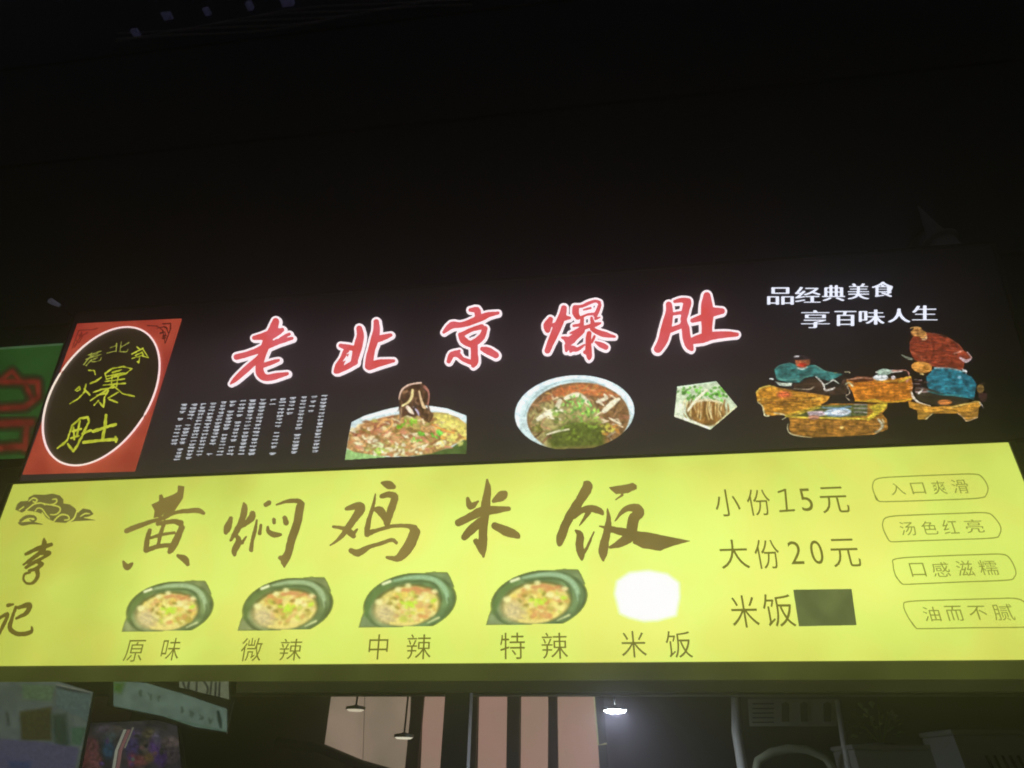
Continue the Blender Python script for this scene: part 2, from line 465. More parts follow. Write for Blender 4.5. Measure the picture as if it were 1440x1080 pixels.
trim_glare = mat_glow('trim_painted_glare', (57, 62, 24), 1.0, noise=.35, scale=2.5, base=(.05, .055, .03))  # the sign's glare, put into the trim as a dim glow
MB().box(-WL / 2 - .03, WL / 2 + .03, -.012, .0035, -.075, -.0005, .004).build('bottom_trim', trim_glare, low)
MB().box(LOW.uv(336, 950)[0], WL / 2 + .03, -.004, .0035, -.125, -.0755, .004).build('glare_strip', mat_glow('dim_glare_strip', (28, 30, 14), 1.0, noise=.4, scale=2.5, base=(.06, .065, .04)), low)  # strip added to carry the glare further down; no real valance
MB().box(-WL / 2 - .03, WL / 2 + .03, -.008, .0035, HL + .0005, HL + .012, .002).build('top_trim', housing, low)
for s in (-1, 1):
    MB().box(*sorted((s * (WL / 2 + .0005), s * (WL / 2 + .03))), -.008, .0035, 0, HL, .002).build('end_trim', housing, low)

INK = mat_glow('brown_brush_ink', (118, 100, 48), noise=.06, scale=2.5, rgb2=(146, 126, 66))
INKD = mat_glow('brown_print_left', (104, 92, 34), noise=.06, scale=3)
TXT = mat_glow('olive_brown_print', (112, 110, 36), noise=.06, scale=4)
TXT2 = mat_glow('pale_olive_print', (136, 142, 52), noise=.06, scale=4)
Ec = Crop(160, 670, 5.143); Fc_ = Crop(440, 670, 4.5); Gc = Crop(760, 660, 6.0); Hc = Crop(0, 670, 4.0)
S = Ec.S
huang = [Ec.P((468, 68), (512, 75), (503, 160), (445, 245), (372, 312), (352, 300), (380, 250), (408, 212), (345, 290), (292, 300), (300, 250), (275, 205), (332, 180), (330, 135), (350, 130), (362, 160), (420, 140), (465, 115)),
    S((95, 395, 17), (160, 367, 18), (250, 335, 13), (350, 305, 13), (450, 262, 12), (540, 250, 15), (610, 248, 18), (650, 265, 13)),
    S((262, 390, 13), (245, 460, 17), (235, 530, 19)), S((320, 345, 14), (430, 325, 15), (485, 338, 22)),
    S((495, 370, 20), (460, 450, 25), (425, 515, 25), (405, 545, 15)), S((235, 535, 17), (330, 505, 14), (420, 497, 16)),
    S((372, 330, 12), (347, 400, 13), (325, 490, 11)), S((265, 447, 9), (345, 422, 10), (440, 408, 10)),
    S((72, 618, 8), (100, 655, 22), (135, 632, 9)), S((468, 575, 11), (515, 600, 24), (537, 634, 14))]
men = [S((850, 305, 14), (825, 370, 25), (812, 408, 13)), S((942, 195, 8), (948, 235, 22), (925, 330, 20), (890, 395, 20), (850, 460, 11)),
    S((1005, 270, 20), (1000, 300, 24), (950, 345, 16), (905, 378, 6)), S((888, 422, 9), (905, 470, 22), (875, 535, 20), (875, 567, 12)), S((930, 480, 12), (958, 438, 5)),
    S((1036, 318, 7), (1022, 400, 12), (1005, 460, 12), (995, 532, 14)), S((1100, 207, 14), (1125, 190, 16)),
    S((1180, 205, 5), (1260, 180, 12), (1330, 178, 17), (1358, 202, 24)), S((1350, 220, 28), (1330, 330, 29), (1290, 450, 29), (1262, 560, 28), (1238, 605, 30), (1235, 650, 9)), S((1205, 588, 14), (1230, 600, 20)),
    S((1066, 355, 9), (1057, 412, 13)), S((1115, 365, 7), (1122, 400, 14), (1165, 422, 20), (1208, 422, 9)), S((1160, 315, 13), (1162, 335, 12)), S((1238, 300, 15), (1248, 335, 18))]
S = Fc_.S
ji = [S((213, 205, 11), (285, 188, 24), (302, 208, 30), (262, 270, 22), (225, 322, 20), (190, 370, 14), (150, 410, 9), (113, 436, 4)),
    S((130, 318, 7), (190, 328, 12), (235, 355, 20), (258, 378, 14)), S((262, 360, 10), (282, 335, 4)),
    S((397, 112, 4), (382, 190, 9), (360, 260, 13), (345, 330, 16), (343, 368, 16)), S((440, 42, 9), (480, 55, 25), (510, 66, 15)),
    S((437, 125, 14), (485, 115, 19), (520, 130, 21), (507, 180, 22), (487, 235, 22), (470, 295, 20)), S((398, 208, 12), (428, 218, 26), (452, 255, 20), (462, 285, 14)),
    S((345, 362, 18), (420, 338, 11), (500, 316, 11), (600, 314, 12), (640, 330, 24)), S((648, 352, 32), (620, 420, 33), (580, 480, 32), (535, 520, 20), (470, 512, 8)),
    S((242, 470, 15), (290, 485, 22), (350, 450, 14), (430, 425, 11), (500, 402, 11), (530, 420, 10))]
mi = [S((1103, 22, 6), (1108, 80, 20), (1095, 170, 27), (1088, 250, 26), (1078, 330, 27), (1077, 430, 25), (1080, 505, 8)), S((980, 140, 9), (998, 190, 20), (1045, 160, 7)),
    S((1145, 155, 12), (1190, 128, 30), (1212, 112, 20)), S((922, 295, 22), (1000, 255, 24), (1070, 222, 28), (1160, 212, 23), (1240, 205, 13)),
    S((1060, 290, 28), (1000, 340, 27), (960, 385, 20)), S((1150, 312, 20), (1220, 345, 30), (1285, 370, 22), (1303, 385, 8)), S((1032, 410, 17), (1070, 490, 9))]
S = Gc.S
fan = [S((375, 112, 10), (398, 150, 42), (340, 250, 37), (270, 360, 37), (220, 450, 36), (178, 560, 38), (165, 615, 28), (160, 640, 10)),
    S((285, 408, 10), (360, 345, 22), (430, 332, 28), (500, 352, 26), (525, 378, 10)), S((405, 365, 20), (362, 430, 10), (328, 478, 3)),
    S((298, 518, 8), (335, 555, 28), (330, 640, 33), (345, 720, 28), (350, 760, 10)), S((372, 700, 12), (412, 620, 9), (452, 528, 3)),
    Gc.P((580, 155), (700, 135), (780, 118), (810, 140), (808, 165), (740, 200), (640, 210), (600, 180)), S((690, 218, 9), (635, 258, 3)),
    S((565, 335, 5), (575, 420, 20), (563, 520, 28), (540, 620, 36), (528, 700, 37), (530, 765, 10)), S((500, 480, 4), (545, 492, 10)),
    S((628, 438, 3), (680, 370, 15), (740, 328, 26), (810, 332, 38), (840, 370, 35), (792, 410, 45), (775, 480, 45), (757, 560, 45), (680, 620, 35), (590, 658, 10)),
    S((600, 508, 25), (700, 530, 33), (800, 560, 38)), Gc.P((800, 520), (920, 535), (1080, 570), (1262, 605), (1140, 640), (1080, 660), (1010, 688), (860, 665), (780, 625)),
    Gc.H((590, 568), (655, 585), (597, 638))]
S = Hc.S
li = [S((250, 352, 5), (252, 385, 15), (240, 430, 10)), S((148, 437, 8), (220, 404, 11), (290, 384, 10)), S((240, 420, 10), (190, 458, 10), (135, 496, 5)), S((232, 432, 10), (280, 430, 10), (250, 455, 8), (180, 492, 9), (150, 512, 8)),
    S((205, 478, 9), (238, 492, 11), (205, 520, 9), (165, 530, 6)), S((210, 520, 12), (215, 560, 11), (190, 597, 8), (155, 602, 6), (134, 578, 5), (142, 550, 7), (170, 540, 6))]
ji2 = [S((48, 725, 9), (75, 720, 6)), S((-5, 800, 8), (45, 775, 10), (25, 830, 9), (-10, 900, 8)), S((108, 738, 9), (168, 722, 13), (152, 768, 11), (95, 798, 7)), S((92, 735, 7), (70, 800, 9), (58, 850, 12), (90, 884, 12), (140, 886, 11), (180, 872, 9), (182, 848, 5))]
for ch, lab, mt in ((huang, 'brown brush character 黄', INK), (men, 'brown brush character 焖', INK), (ji, 'brown brush character 鸡', INK), (mi, 'brown brush character 米', INK), (fan, 'brown brush character 饭 with a long tail', INK), (li, 'small brown brush character 李', INKD), (ji2, 'small brown brush character 记', INKD)):
    q = ink('brush_character', ch, LOW, .003, mt, low, grow=.35, st=.5, rough=.5); q['label'] = lab
# cloud ornament
S = Hc.S
cloud = [Hc.P((88, 187), (100, 155), (120, 140), (158, 138), (165, 118), (195, 102), (250, 104), (300, 97), (340, 108), (360, 132), (358, 152), (395, 158), (425, 180), (440, 205), (470, 180), (510, 188), (530, 212), (500, 228), (470, 232), (545, 247), (430, 252), (370, 262), (310, 258), (270, 238), (240, 212), (205, 200), (150, 192), (125, 205)),
    S((108, 262, 5), (130, 268, 10), (180, 262, 8), (240, 270, 3)), S((118, 250, 8), (150, 228, 9), (190, 226, 8), (205, 240, 6), (190, 252, 5), (172, 244, 4)),
    Hc.HS((150, 190, 4), (175, 170, 4), (198, 155, 4), (235, 150, 4), (255, 160, 3)), Hc.HS((165, 140, 3), (190, 122, 4), (212, 132, 4), (200, 146, 4), (188, 140, 3)),
    Hc.HS((235, 150, 3), (290, 160, 4), (320, 145, 4), (318, 128, 4), (298, 130, 3)), Hc.HS((200, 195, 3), (215, 178, 3), (240, 185, 4), (262, 215, 4), (280, 235, 3)),
    Hc.HS((290, 160, 4), (335, 172, 4), (340, 195, 4), (315, 215, 4), (285, 215, 3)), Hc.HS((300, 262, 3), (320, 235, 4), (350, 215, 5), (385, 222, 4), (390, 242, 4), (365, 246, 3)),
    Hc.HS((440, 170, 4), (430, 210, 4), (415, 240, 5), (380, 262, 4)), Hc.HS((455, 225, 3), (480, 210, 4), (505, 210, 3)), Hc.HS((135, 172, 4), (110, 190, 3)), Hc.HS((240, 205, 4), (262, 240, 5), (300, 268, 4))]
q = ink('cloud_ornament', cloud, LOW, .003, mat_glow('grey_brown_print', (108, 102, 52), noise=.1, scale=8), low, st=.4, rough=.1)
def bx(k, *b): x, y, s = k; return (x + b[0] / s, y + b[2] / s, x + b[1] / s, y + b[3] / s)
k = (160, 800, 2.88); k2 = (660, 790, 4.235)
for it in ([('原', bx(k, 38, 132, 288, 376)), ('味', bx(k, 188, 278, 280, 371))], [('微', bx(k, 510, 608, 280, 374)), ('辣', bx(k, 668, 768, 283, 371))], [('中', bx(k, 1030, 1115, 265, 367)), ('辣', bx(k, 1185, 1288, 265, 366))],
           [('特', bx(k2, 183, 332, 422, 580)), ('辣', bx(k2, 428, 588, 422, 578))], [('米', bx(k2, 898, 1058, 412, 570)), ('饭', bx(k2, 1162, 1332, 412, 572))]):
    type_line('caption_character', it, LOW, .003, TXT, low, offs=-.004)
k = (990, 650, 4.32)
for it in ([('小', bx(k, 52, 228, 165, 330)), ('份', bx(k, 248, 415, 165, 325)), ('1', bx(k, 455, 545, 163, 300)), ('5', bx(k, 570, 668, 160, 298)), ('元', bx(k, 688, 888, 150, 310))],
           [('大', bx(k, 82, 280, 470, 648)), ('份', bx(k, 293, 472, 470, 648)), ('2', bx(k, 502, 608, 480, 620)), ('0', bx(k, 632, 735, 475, 620)), ('元', bx(k, 752, 958, 465, 638))],
           [('米', bx(k, 148, 340, 808, 1005)), ('饭', bx(k, 343, 560, 800, 1000))]):
    type_line('price_character', it, LOW, .003, TXT, low, offs=-.004)
k = (1200, 650, 4.32)
pill = Crop(1200, 650, 4.32)
rows = ([('入', bx(k, 212, 320, 128, 200)), ('口', bx(k, 340, 442, 125, 195)), ('爽', bx(k, 465, 572, 113, 195)), ('滑', bx(k, 585, 708, 106, 190))],
        [('汤', bx(k, 272, 385, 363, 446)), ('色', bx(k, 402, 518, 358, 440)), ('红', bx(k, 528, 645, 350, 436)), ('亮', bx(k, 665, 798, 348, 430))],
        [('口', bx(k, 333, 445, 612, 696)), ('感', bx(k, 465, 595, 608, 697)), ('滋', bx(k, 612, 740, 598, 692)), ('糯', bx(k, 748, 885, 596, 686))],
        [('油', bx(k, 412, 535, 878, 967)), ('而', bx(k, 548, 675, 872, 964)), ('不', bx(k, 688, 820, 872, 958)), ('腻', bx(k, 832, 985, 862, 962))])
pts = ([(150, 236), (125, 190), (116, 140), (148, 100), (300, 88), (560, 77), (730, 73), (780, 92), (814, 148), (806, 196), (760, 219), (500, 231), (250, 239)],
       [(215, 476), (185, 420), (177, 368), (215, 332), (400, 320), (650, 311), (800, 308), (850, 332), (892, 392), (885, 440), (845, 461), (600, 471), (330, 480), (250, 484)],
       [(290, 736), (255, 690), (240, 622), (262, 586), (500, 571), (750, 562), (900, 560), (950, 588), (984, 660), (975, 698), (930, 717), (650, 728), (400, 739), (320, 742)],
       [(375, 1003), (330, 940), (304, 872), (340, 846), (600, 836), (850, 829), (970, 827), (1030, 845), (1080, 900), (1112, 965), (1100, 990), (1050, 1002), (700, 1006), (420, 1011)])
for it, pp in zip(rows, pts):
    P = [pill.p((x, y, 3.4)) for x, y in pp]; P = smooth_line(P + P[:2], 4)
    ink('rounded_border', [('s', P)], LOW, .003, TXT2, low, st=.4, rough=.1)
    type_line('slogan_character', it, LOW, .0032, TXT2, low, offs=-.002)
cov = Crop(990, 650, 4.32)
q = ink('price_cover_sticker', [cov.P((540, 775), (895, 770), (925, 990), (575, 997))], LOW, .0035, mat_glow('dull_olive_sticker', (78, 88, 50), noise=.12, scale=7, rgb2=(102, 114, 66)), low, st=.5, rough=.15)

# clay pot pictures
PR = mat_print()
B = Crop(660, 790, 4.235)
def in_ell(cx, cy, rx, ry):
    while True:
        x, y = rnd.uniform(-1, 1), rnd.uniform(-1, 1)
        if x * x + y * y < 1: return cx + x * rx, cy + y * ry
def pot_picture(box, tint):
    bx0, by0, bx1, by1 = box
    P = Pic(80, 15, 715, 395, .22)
    T = lambda pp: [(106 + x * 584, 43 + y * 329) for x, y in pp]
    P.poly(T([(0, 1), (.03, .82), (.075, .62), (.2, .7), (.3, 1)]), np.array((138, 146, 100)) * tint, soft=14, vary=.1, vs=30)
    P.poly(T([(.62, .03), (.78, 0), (.92, .015), (.95, .10), (.99, .27), (.9, .35), (.7, .1)]), np.array((126, 136, 90)) * tint, soft=14, vary=.1, vs=30)
    P.ell(*T([(.53, .56)])[0], 282, 176, np.array((92, 106, 66)) * tint, rot=-.16, soft=12, vary=.15, vs=40)
    P.cut(P.Y - (374 + (P.X - 400) * -.004))
    P.ell(*T([(.53, .56)])[0], 262, 160, np.array((116, 134, 86)) * tint, rot=-.16, soft=14, vary=.15, vs=40, grow=False)
    P.line([(148, 300, 10), (165, 230, 16), (215, 160, 18), (290, 115, 12)], np.array((102, 122, 66)) * tint, op=.8, soft=16, grow=False)
    P.line([(320, 92, 6), (420, 74, 11), (520, 76, 14), (590, 104, 15), (634, 160, 15), (648, 230, 8)], np.array((162, 184, 138)) * tint, soft=12, grow=False, op=.95)
    P.line([(650, 200, 5), (652, 250, 7), (620, 320, 8), (580, 360, 8)], np.array((92, 108, 66)) * tint, soft=10, grow=False, op=.9)
    P.line([(330, 112, 5), (470, 98, 6), (555, 112, 6), (598, 165, 6), (606, 220, 4)], (84, 104, 66), soft=9, grow=False)
    P.ell(398, 242, 210, 128, (104, 104, 56), rot=-.12, soft=14, grow=False)
    P.ell(402, 246, 192, 118, (216, 202, 118), rot=-.12, soft=14, vary=.1, vs=18, grow=False)
    cols = [(226, 214, 140), (196, 158, 84), (224, 200, 96), (176, 160, 74), (232, 226, 140), (210, 168, 104), (188, 196, 84), (206, 144, 88)]
    for _ in range(90):
        x, y = in_ell(410, 240, 168, 96); r = rnd.uniform(11, 26)
        P.ell(x, y, r, r * rnd.uniform(.5, .9), cols[rnd.randrange(len(cols))], rot=rnd.uniform(-1, 1), soft=12, op=.75, grow=False)
    P.ell(262, 288, 66, 60, (204, 190, 136), rot=.5, soft=60, vary=.12, vs=9, grow=False)
    for x, y in ((300, 330), (330, 300), (280, 270)): P.ell(x, y, 26, 8, (170, 152, 110), rot=.3, soft=12, grow=False, op=.5)
    P.line([(300, 350, 8), (400, 356, 10), (470, 345, 8)], (222, 206, 122), soft=12, grow=False)
    for x, y in ((390, 148), (430, 140), (470, 144), (520, 150), (560, 165), (480, 160)): P.ell(x + rnd.uniform(-8, 8), y, 26, 11, (198, 134, 88), rot=rnd.uniform(-.4, .2), soft=12, grow=False, op=.75)
    for x, y, r in ((228, 220, 24), (405, 122, 18), (480, 196, 24), (345, 145, 20), (565, 160, 18), (520, 215, 16)): P.ell(x, y, r, r * .75, (232, 228, 160), soft=14, grow=False, op=.85)
    for x, y in ((300, 230), (340, 255), (370, 215), (450, 190), (330, 200), (540, 250)): P.ell(x + rnd.uniform(-8, 8), y, 16, 9, (136, 124, 52), rot=rnd.uniform(-1, 1), soft=10, grow=False, op=.7)
    for x, y, r in ((412, 232, 26), (430, 245, 18), (370, 226, 16), (560, 215, 20), (450, 225, 14), (395, 255, 12)): P.ell(x, y, r, r * .6, (184, 218, 66), rot=rnd.uniform(-1, 1), soft=10, grow=False, op=.85)
    P.line([(252, 112, 8), (296, 96, 8)], (234, 240, 190), soft=10, grow=False); P.line([(522, 350, 3), (592, 318, 6)], (206, 212, 150), soft=6, grow=False)
    P.blur(1); P.punch(1.15, 4); P.feather((216, 233, 104))
    f = lambda Q: np.stack([bx0 + (Q[:, 0] - 106) / 584 * (bx1 - bx0), by0 + (Q[:, 1] - 43) / 329 * (by1 - by0) - (Q[:, 0] - 400) / 584 * 1.5], 1)
    return P.build('clay_pot_picture', LOW, .003, PR, low, mapping=f)
for box, tint in (((172, 817, 299, 887.5), 1.0), ((335, 812, 467, 886), .98), ((505, 805, 640, 881.5), (.93, 1.0, 1.02)), ((684, 801, 824, 878), (.95, 1.0, 1.04))): pot_picture(box, np.array(tint))
P = Pic(856, 798, 964, 882, 1.2)
P.put(sd_poly(P.X, P.Y, [(865, 835), (868, 818), (885, 806), (912, 803), (938, 808), (954, 820), (955, 840), (950, 865), (925, 872), (905, 873), (885, 868), (872, 862)]) - 1, (255, 254, 255), soft=7, vary=0)
P.line([(874, 866, 1), (900, 873, 1.5), (935, 870, 1.2)], (236, 238, 214), soft=3, vary=0, op=.7, grow=False)
edge = np.clip(1 - P.a, 0, 1)[..., None]; P.c = np.where(P.a[..., None] > .02, (1 - edge) * np.array((255, 254, 255.)) + edge * np.array((232, 252, 128.)), P.c)
P.build('rice_bowl_picture', LOW, .003, PR, low, thr=.12)

# ================================================================== UPPER SIGN, BLACK
up = empty('black_lightbox_sign', UP.matrix(), 'black shop sign with five red white-edged raised characters and food pictures above the yellow menu', 'sign')
ul, vtl = UP.uv(108, 441); ur, vtr = UP.uv(1402, 372)
ul = UP.uv(33, 669)[0] - .02; HT = max(vtl, vtr); URT = ur
m, n, l = new_mat('black_film_face')
o = n.new('ShaderNodeOutputMaterial'); pr = n.new('ShaderNodeBsdfPrincipled'); l.new(pr.outputs[0], o.inputs[0])
pr.inputs['Base Color'].default_value = (.05, .048, .05, 1); pr.inputs['Roughness'].default_value = .5
tc = n.new('ShaderNodeTexCoord'); sx = n.new('ShaderNodeSeparateXYZ'); l.new(tc.outputs['Object'], sx.inputs[0])
nz = n.new('ShaderNodeTexNoise'); nz.inputs['Scale'].default_value = 1.7; nz.inputs['Detail'].default_value = 2; l.new(tc.outputs['Object'], nz.inputs['Vector'])
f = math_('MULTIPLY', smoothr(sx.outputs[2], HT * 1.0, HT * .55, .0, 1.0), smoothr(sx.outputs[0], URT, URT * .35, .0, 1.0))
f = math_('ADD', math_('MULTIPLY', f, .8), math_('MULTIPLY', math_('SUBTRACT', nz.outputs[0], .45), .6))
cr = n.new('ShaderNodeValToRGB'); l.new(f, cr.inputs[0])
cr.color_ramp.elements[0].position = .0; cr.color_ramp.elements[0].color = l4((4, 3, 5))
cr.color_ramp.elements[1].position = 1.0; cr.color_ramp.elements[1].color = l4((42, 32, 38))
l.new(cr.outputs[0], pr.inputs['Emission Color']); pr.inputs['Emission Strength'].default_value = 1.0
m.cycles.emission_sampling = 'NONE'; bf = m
utl = UP.uv(108, 447)[0] - .012
MB().prism([(ul, .003, -.002), (URT, .003, -.002), (URT, .003, HT), (utl, .003, HT)], (0, .137, 0)).build('housing', housing, up)
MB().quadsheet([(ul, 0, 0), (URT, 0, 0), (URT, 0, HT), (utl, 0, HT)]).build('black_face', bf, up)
for z0, z1, nm in ((HT + .0005, HT + .02, 'top_trim'),):
    MB().box(utl - .01, URT + .02, -.01, .14, z0, z1, .003).build(nm, steel_dark, up)
MB().box(URT + .0005, URT + .02, -.01, .14, 0, HT, .003).build('end_trim', steel_dark, up)
MB().prism([(ul - .01, -.008, 0), (ul - .0005, -.008, 0), (utl - .0005, -.008, HT), (utl - .01, -.008, HT)], (0, .15, 0)).build('end_trim', steel_dark, up)
RED = mat_glow('red_acrylic_face', (226, 82, 76), noise=.1, scale=9, rgb2=(222, 96, 104))
WH = mat_glow('white_acrylic_edge', (250, 236, 240), noise=.04, scale=9, strength=1.15, sample=True)
A = Crop(300, 420, 5.538); Bq = Crop(600, 400, 5.143); Cq = Crop(740, 420, 10.286); Dq = Crop(860, 390, 6.0)
S = A.S
lao = [S((495, 185, 27), (472, 255, 38), (440, 320, 40), (410, 390, 32), (385, 460, 30), (368, 540, 32), (380, 595, 32), (425, 622, 26), (500, 608, 25), (583, 590, 14)),
    S((328, 312, 17), (400, 300, 28), (470, 280, 38), (545, 250, 17)), S((192, 460, 24), (270, 440, 22), (350, 412, 24), (430, 372, 28), (510, 342, 24), (622, 316, 12)), S((500, 345, 14), (565, 300, 14), (600, 283, 12)),
    S((405, 430, 20), (320, 508, 25), (250, 570, 25), (182, 633, 20), (145, 668, 7)), S((400, 525, 20), (465, 502, 18), (518, 486, 11)), A.HS((478, 325, 5), (555, 275, 6))]
bei = [S((1143, 240, 24), (1152, 300, 30), (1132, 380, 34), (1115, 450, 30), (1102, 500, 25)), S((998, 372, 16), (1050, 385, 24), (1110, 392, 20)), S((962, 572, 18), (985, 530, 30), (1015, 480, 25), (1040, 425, 28)), S((975, 570, 20), (1050, 535, 22), (1112, 500, 22)),
    A.H((1012, 497), (1047, 448), (1058, 478)), A.H((1042, 438), (1082, 410), (1074, 432)),
    S((1275, 188, 22), (1277, 260, 28), (1258, 340, 32), (1240, 400, 28), (1225, 470, 32), (1218, 530, 32)), S((1220, 535, 28), (1290, 510, 30), (1360, 497, 22), (1408, 490, 14)), S((1275, 325, 28), (1340, 305, 22), (1388, 290, 14))]
S = Bq.S
jing = [S((318, 192, 14), (365, 192, 24), (375, 235, 24)), S((128, 352, 12), (185, 302, 26), (245, 300, 20), (310, 283, 22), (390, 250, 26), (450, 226, 20), (518, 214, 12)),
    S((248, 370, 18), (270, 410, 26), (320, 440, 22)), S((258, 368, 18), (330, 332, 15), (400, 312, 20)), S((425, 325, 18), (405, 380, 24), (370, 415, 26)), Bq.H((303, 408), (330, 368), (375, 345), (388, 350), (360, 388), (325, 412)),
    S((345, 425, 28), (348, 500, 26), (350, 560, 28), (340, 592, 16)), S((163, 562, 16), (188, 512, 22), (232, 515, 20), (262, 545, 16), (320, 568, 18)), S((200, 495, 10), (240, 488, 10)), S((405, 472, 16), (450, 487, 27), (502, 517, 24))]
S = Cq.S
bao = [S((350, 315, 40), (310, 400, 60), (312, 465, 42)), S((400, 400, 35), (450, 380, 35)), S((545, 150, 42), (530, 240, 52), (490, 340, 58), (440, 450, 62), (395, 560, 56), (350, 660, 50), (308, 762, 44)), S((560, 290, 45), (630, 292, 22)),
    S((715, 155, 50), (715, 220, 50), (745, 280, 38)), S((700, 130, 25), (800, 125, 22), (900, 80, 26), (1000, 48, 20), (1055, 72, 28)), S((1062, 105, 26), (1035, 180, 30), (1000, 255, 34)), S((830, 175, 12), (930, 150, 18)), S((775, 290, 20), (880, 245, 18), (1000, 235, 26)),
    S((810, 300, 25), (800, 420, 32)), S((945, 290, 22), (965, 400, 36)), S((690, 405, 22), (790, 390, 25)), S((1000, 305, 20), (1060, 285, 13)), S((635, 515, 12), (720, 485, 30), (800, 450, 35), (900, 415, 28), (980, 395, 36), (1070, 368, 17)),
    S((950, 450, 30), (1050, 505, 40), (1150, 535, 40), (1278, 562, 18)), S((810, 480, 40), (720, 550, 50), (630, 620, 62), (570, 590, 35), (515, 575, 15)), S((600, 700, 52), (580, 765, 22)), S((640, 780, 18), (670, 735, 45), (740, 745, 30), (840, 680, 16)),
    S((985, 560, 22), (950, 640, 20)), S((908, 515, 36), (898, 620, 42), (900, 750, 46), (910, 840, 42), (908, 885, 18)), S((850, 785, 28), (890, 800, 30)), S((1000, 640, 16), (1080, 682, 40), (1150, 715, 38))]
S = Dq.S
du = [S((480, 238, 26), (485, 300, 32), (470, 380, 40), (452, 460, 44), (430, 540, 42), (388, 612, 34)), S((530, 212, 14), (590, 202, 22), (640, 212, 28)), S((635, 225, 34), (618, 300, 32), (605, 370, 28), (620, 440, 34), (630, 520, 35), (652, 580, 34), (672, 612, 18)),
    S((505, 318, 14), (600, 305, 16)), S((500, 452, 22), (590, 415, 22)), S((800, 165, 32), (800, 240, 48), (802, 320, 54), (800, 420, 46), (800, 490, 45)), S((850, 300, 40), (925, 294, 26)), S((680, 372, 20), (770, 345, 30)),
    S((655, 550, 25), (760, 522, 40), (850, 500, 34), (960, 490, 28), (1052, 490, 18)), Dq.H((530, 235), (572, 232), (570, 285), (540, 285)), Dq.H((545, 360), (585, 375), (565, 405), (535, 415))]
for ch, lab in ((lao, 'red raised character 老 with a white edge'), (bei, 'red raised character 北 with a white edge'), (jing, 'red raised character 京 with a white edge'), (bao, 'red raised character 爆 with a white edge'), (du, 'red raised character 肚 with a white edge')):
    q = ink('raised_character', ch, UP, .0145, RED, up, st=.5, rough=.3); q['label'] = lab
    ink('white_edge', ch, UP, .001, WH, q, grow=3.1, depth=.011, st=.5, rough=.2)

# slogan
WHT = mat_glow('white_print', (236, 240, 255), noise=.04, scale=9, strength=1.15)
k = (1060, 380, 4.153)
for ch, b in (('品', (78, 232, 102, 202)), ('经', (240, 388, 100, 190)), ('典', (398, 532, 90, 180)), ('美', (548, 672, 80, 170)), ('食', (688, 818, 70, 156)),
              ('享', (275, 442, 236, 338)), ('百', (470, 597, 240, 326)), ('味', (613, 762, 232, 318)), ('人', (783, 912, 226, 305)), ('生', (923, 1070, 208, 293))):
    serif_char(ch, bx(k, *b), UP, .002, WHT, up)

# columns of tiny print, too small to read
MN = mat_glow('small_white_print', (196, 200, 208), noise=.2, scale=40, strength=1.0)
mc = Crop(230, 530, 5.76)
tops = [(170, 225), (250, 225), (325, 220), (405, 215), (490, 205), (565, 200), (645, 195), (725, 190), (810, 185), (890, 185), (970, 178), (1050, 170), (1140, 165), (1222, 160), (1305, 153)]
bots = [(85, 540), (110, 670), (205, 655), (290, 630), (375, 625), (455, 632), (540, 625), (630, 625), (715, 620), (875, 258), (885, 620), (1025, 292), (1060, 608), (1195, 275), (1230, 600)]
for (ax, ay), (bx_, by_) in zip(tops, bots):
    L = math.hypot(bx_ - ax, by_ - ay); nn = max(3, round(L / 27)); sh = []
    for i in range(nn):
        if i and rnd.random() < .06: continue
        t = i / (nn - 1); x = ax + (bx_ - ax) * t; y = ay + (by_ - ay) * t; w = rnd.uniform(18, 24)
        sl = -2
        sh.append(mc.L(3.8, (x - w, y + sl + 2), (x + w, y - sl - 6 + 2)))
        if rnd.random() < .45: sh.append(mc.L(2.2, (x - w * .9, y + 11), (x + w * rnd.uniform(.3, .9), y + 7)))
        if rnd.random() < .5: sh.append(mc.L(2.4, (x - w * rnd.uniform(.1, .9), y - 2), (x - w * rnd.uniform(.1, .9) - 3, y + 12)))
        if rnd.random() < .7: sh.append(mc.L(2.4, (x + w * rnd.uniform(.1, .8), y - 2), (x + w * rnd.uniform(.1, .8) - 3, y + 10)))
    tag(ink('small_print_column', sh, UP, .002, MN, up, st=.45, rough=.3), kind='stuff')

# ---- red emblem panel on the left end
rp = Crop(0, 420, 3.857)
Ip = Crop(100, 450, 4.909)
m, n, l = new_mat('red_panel_film')
o = n.new('ShaderNodeOutputMaterial'); pr = n.new('ShaderNodeBsdfPrincipled'); l.new(pr.outputs[0], o.inputs[0])
pr.inputs['Base Color'].default_value = (.3, .05, .03, 1); pr.inputs['Roughness'].default_value = .45
tc = n.new('ShaderNodeTexCoord'); nz = n.new('ShaderNodeTexNoise'); nz.inputs['Scale'].default_value = 4; nz.inputs['Detail'].default_value = 3; l.new(tc.outputs['Object'], nz.inputs['Vector'])
cr = n.new('ShaderNodeValToRGB'); l.new(nz.outputs[0], cr.inputs[0])
cr.color_ramp.elements[0].position = .3; cr.color_ramp.elements[0].color = l4((146, 46, 38)); cr.color_ramp.elements[1].position = .7; cr.color_ramp.elements[1].color = l4((180, 76, 54))
l.new(cr.outputs[0], pr.inputs['Emission Color']); pr.inputs['Emission Strength'].default_value = LIT; m.cycles.emission_sampling = 'NONE'
pan = ink('red_emblem_panel', [('p', [(110, 455.5), (256, 448.5), (190, 663), (33, 667.5)])], UP, .001, m, up, depth=.006, st=.8, rough=0)
ex = lambda th, k=1.0: (145.2 + 81.8 * k * math.cos(th), 558 - k * (43 * math.cos(th) + 86.9 * math.sin(th)))
oval = [('p', [ex(2 * math.pi * i / 72) for i in range(72)])]
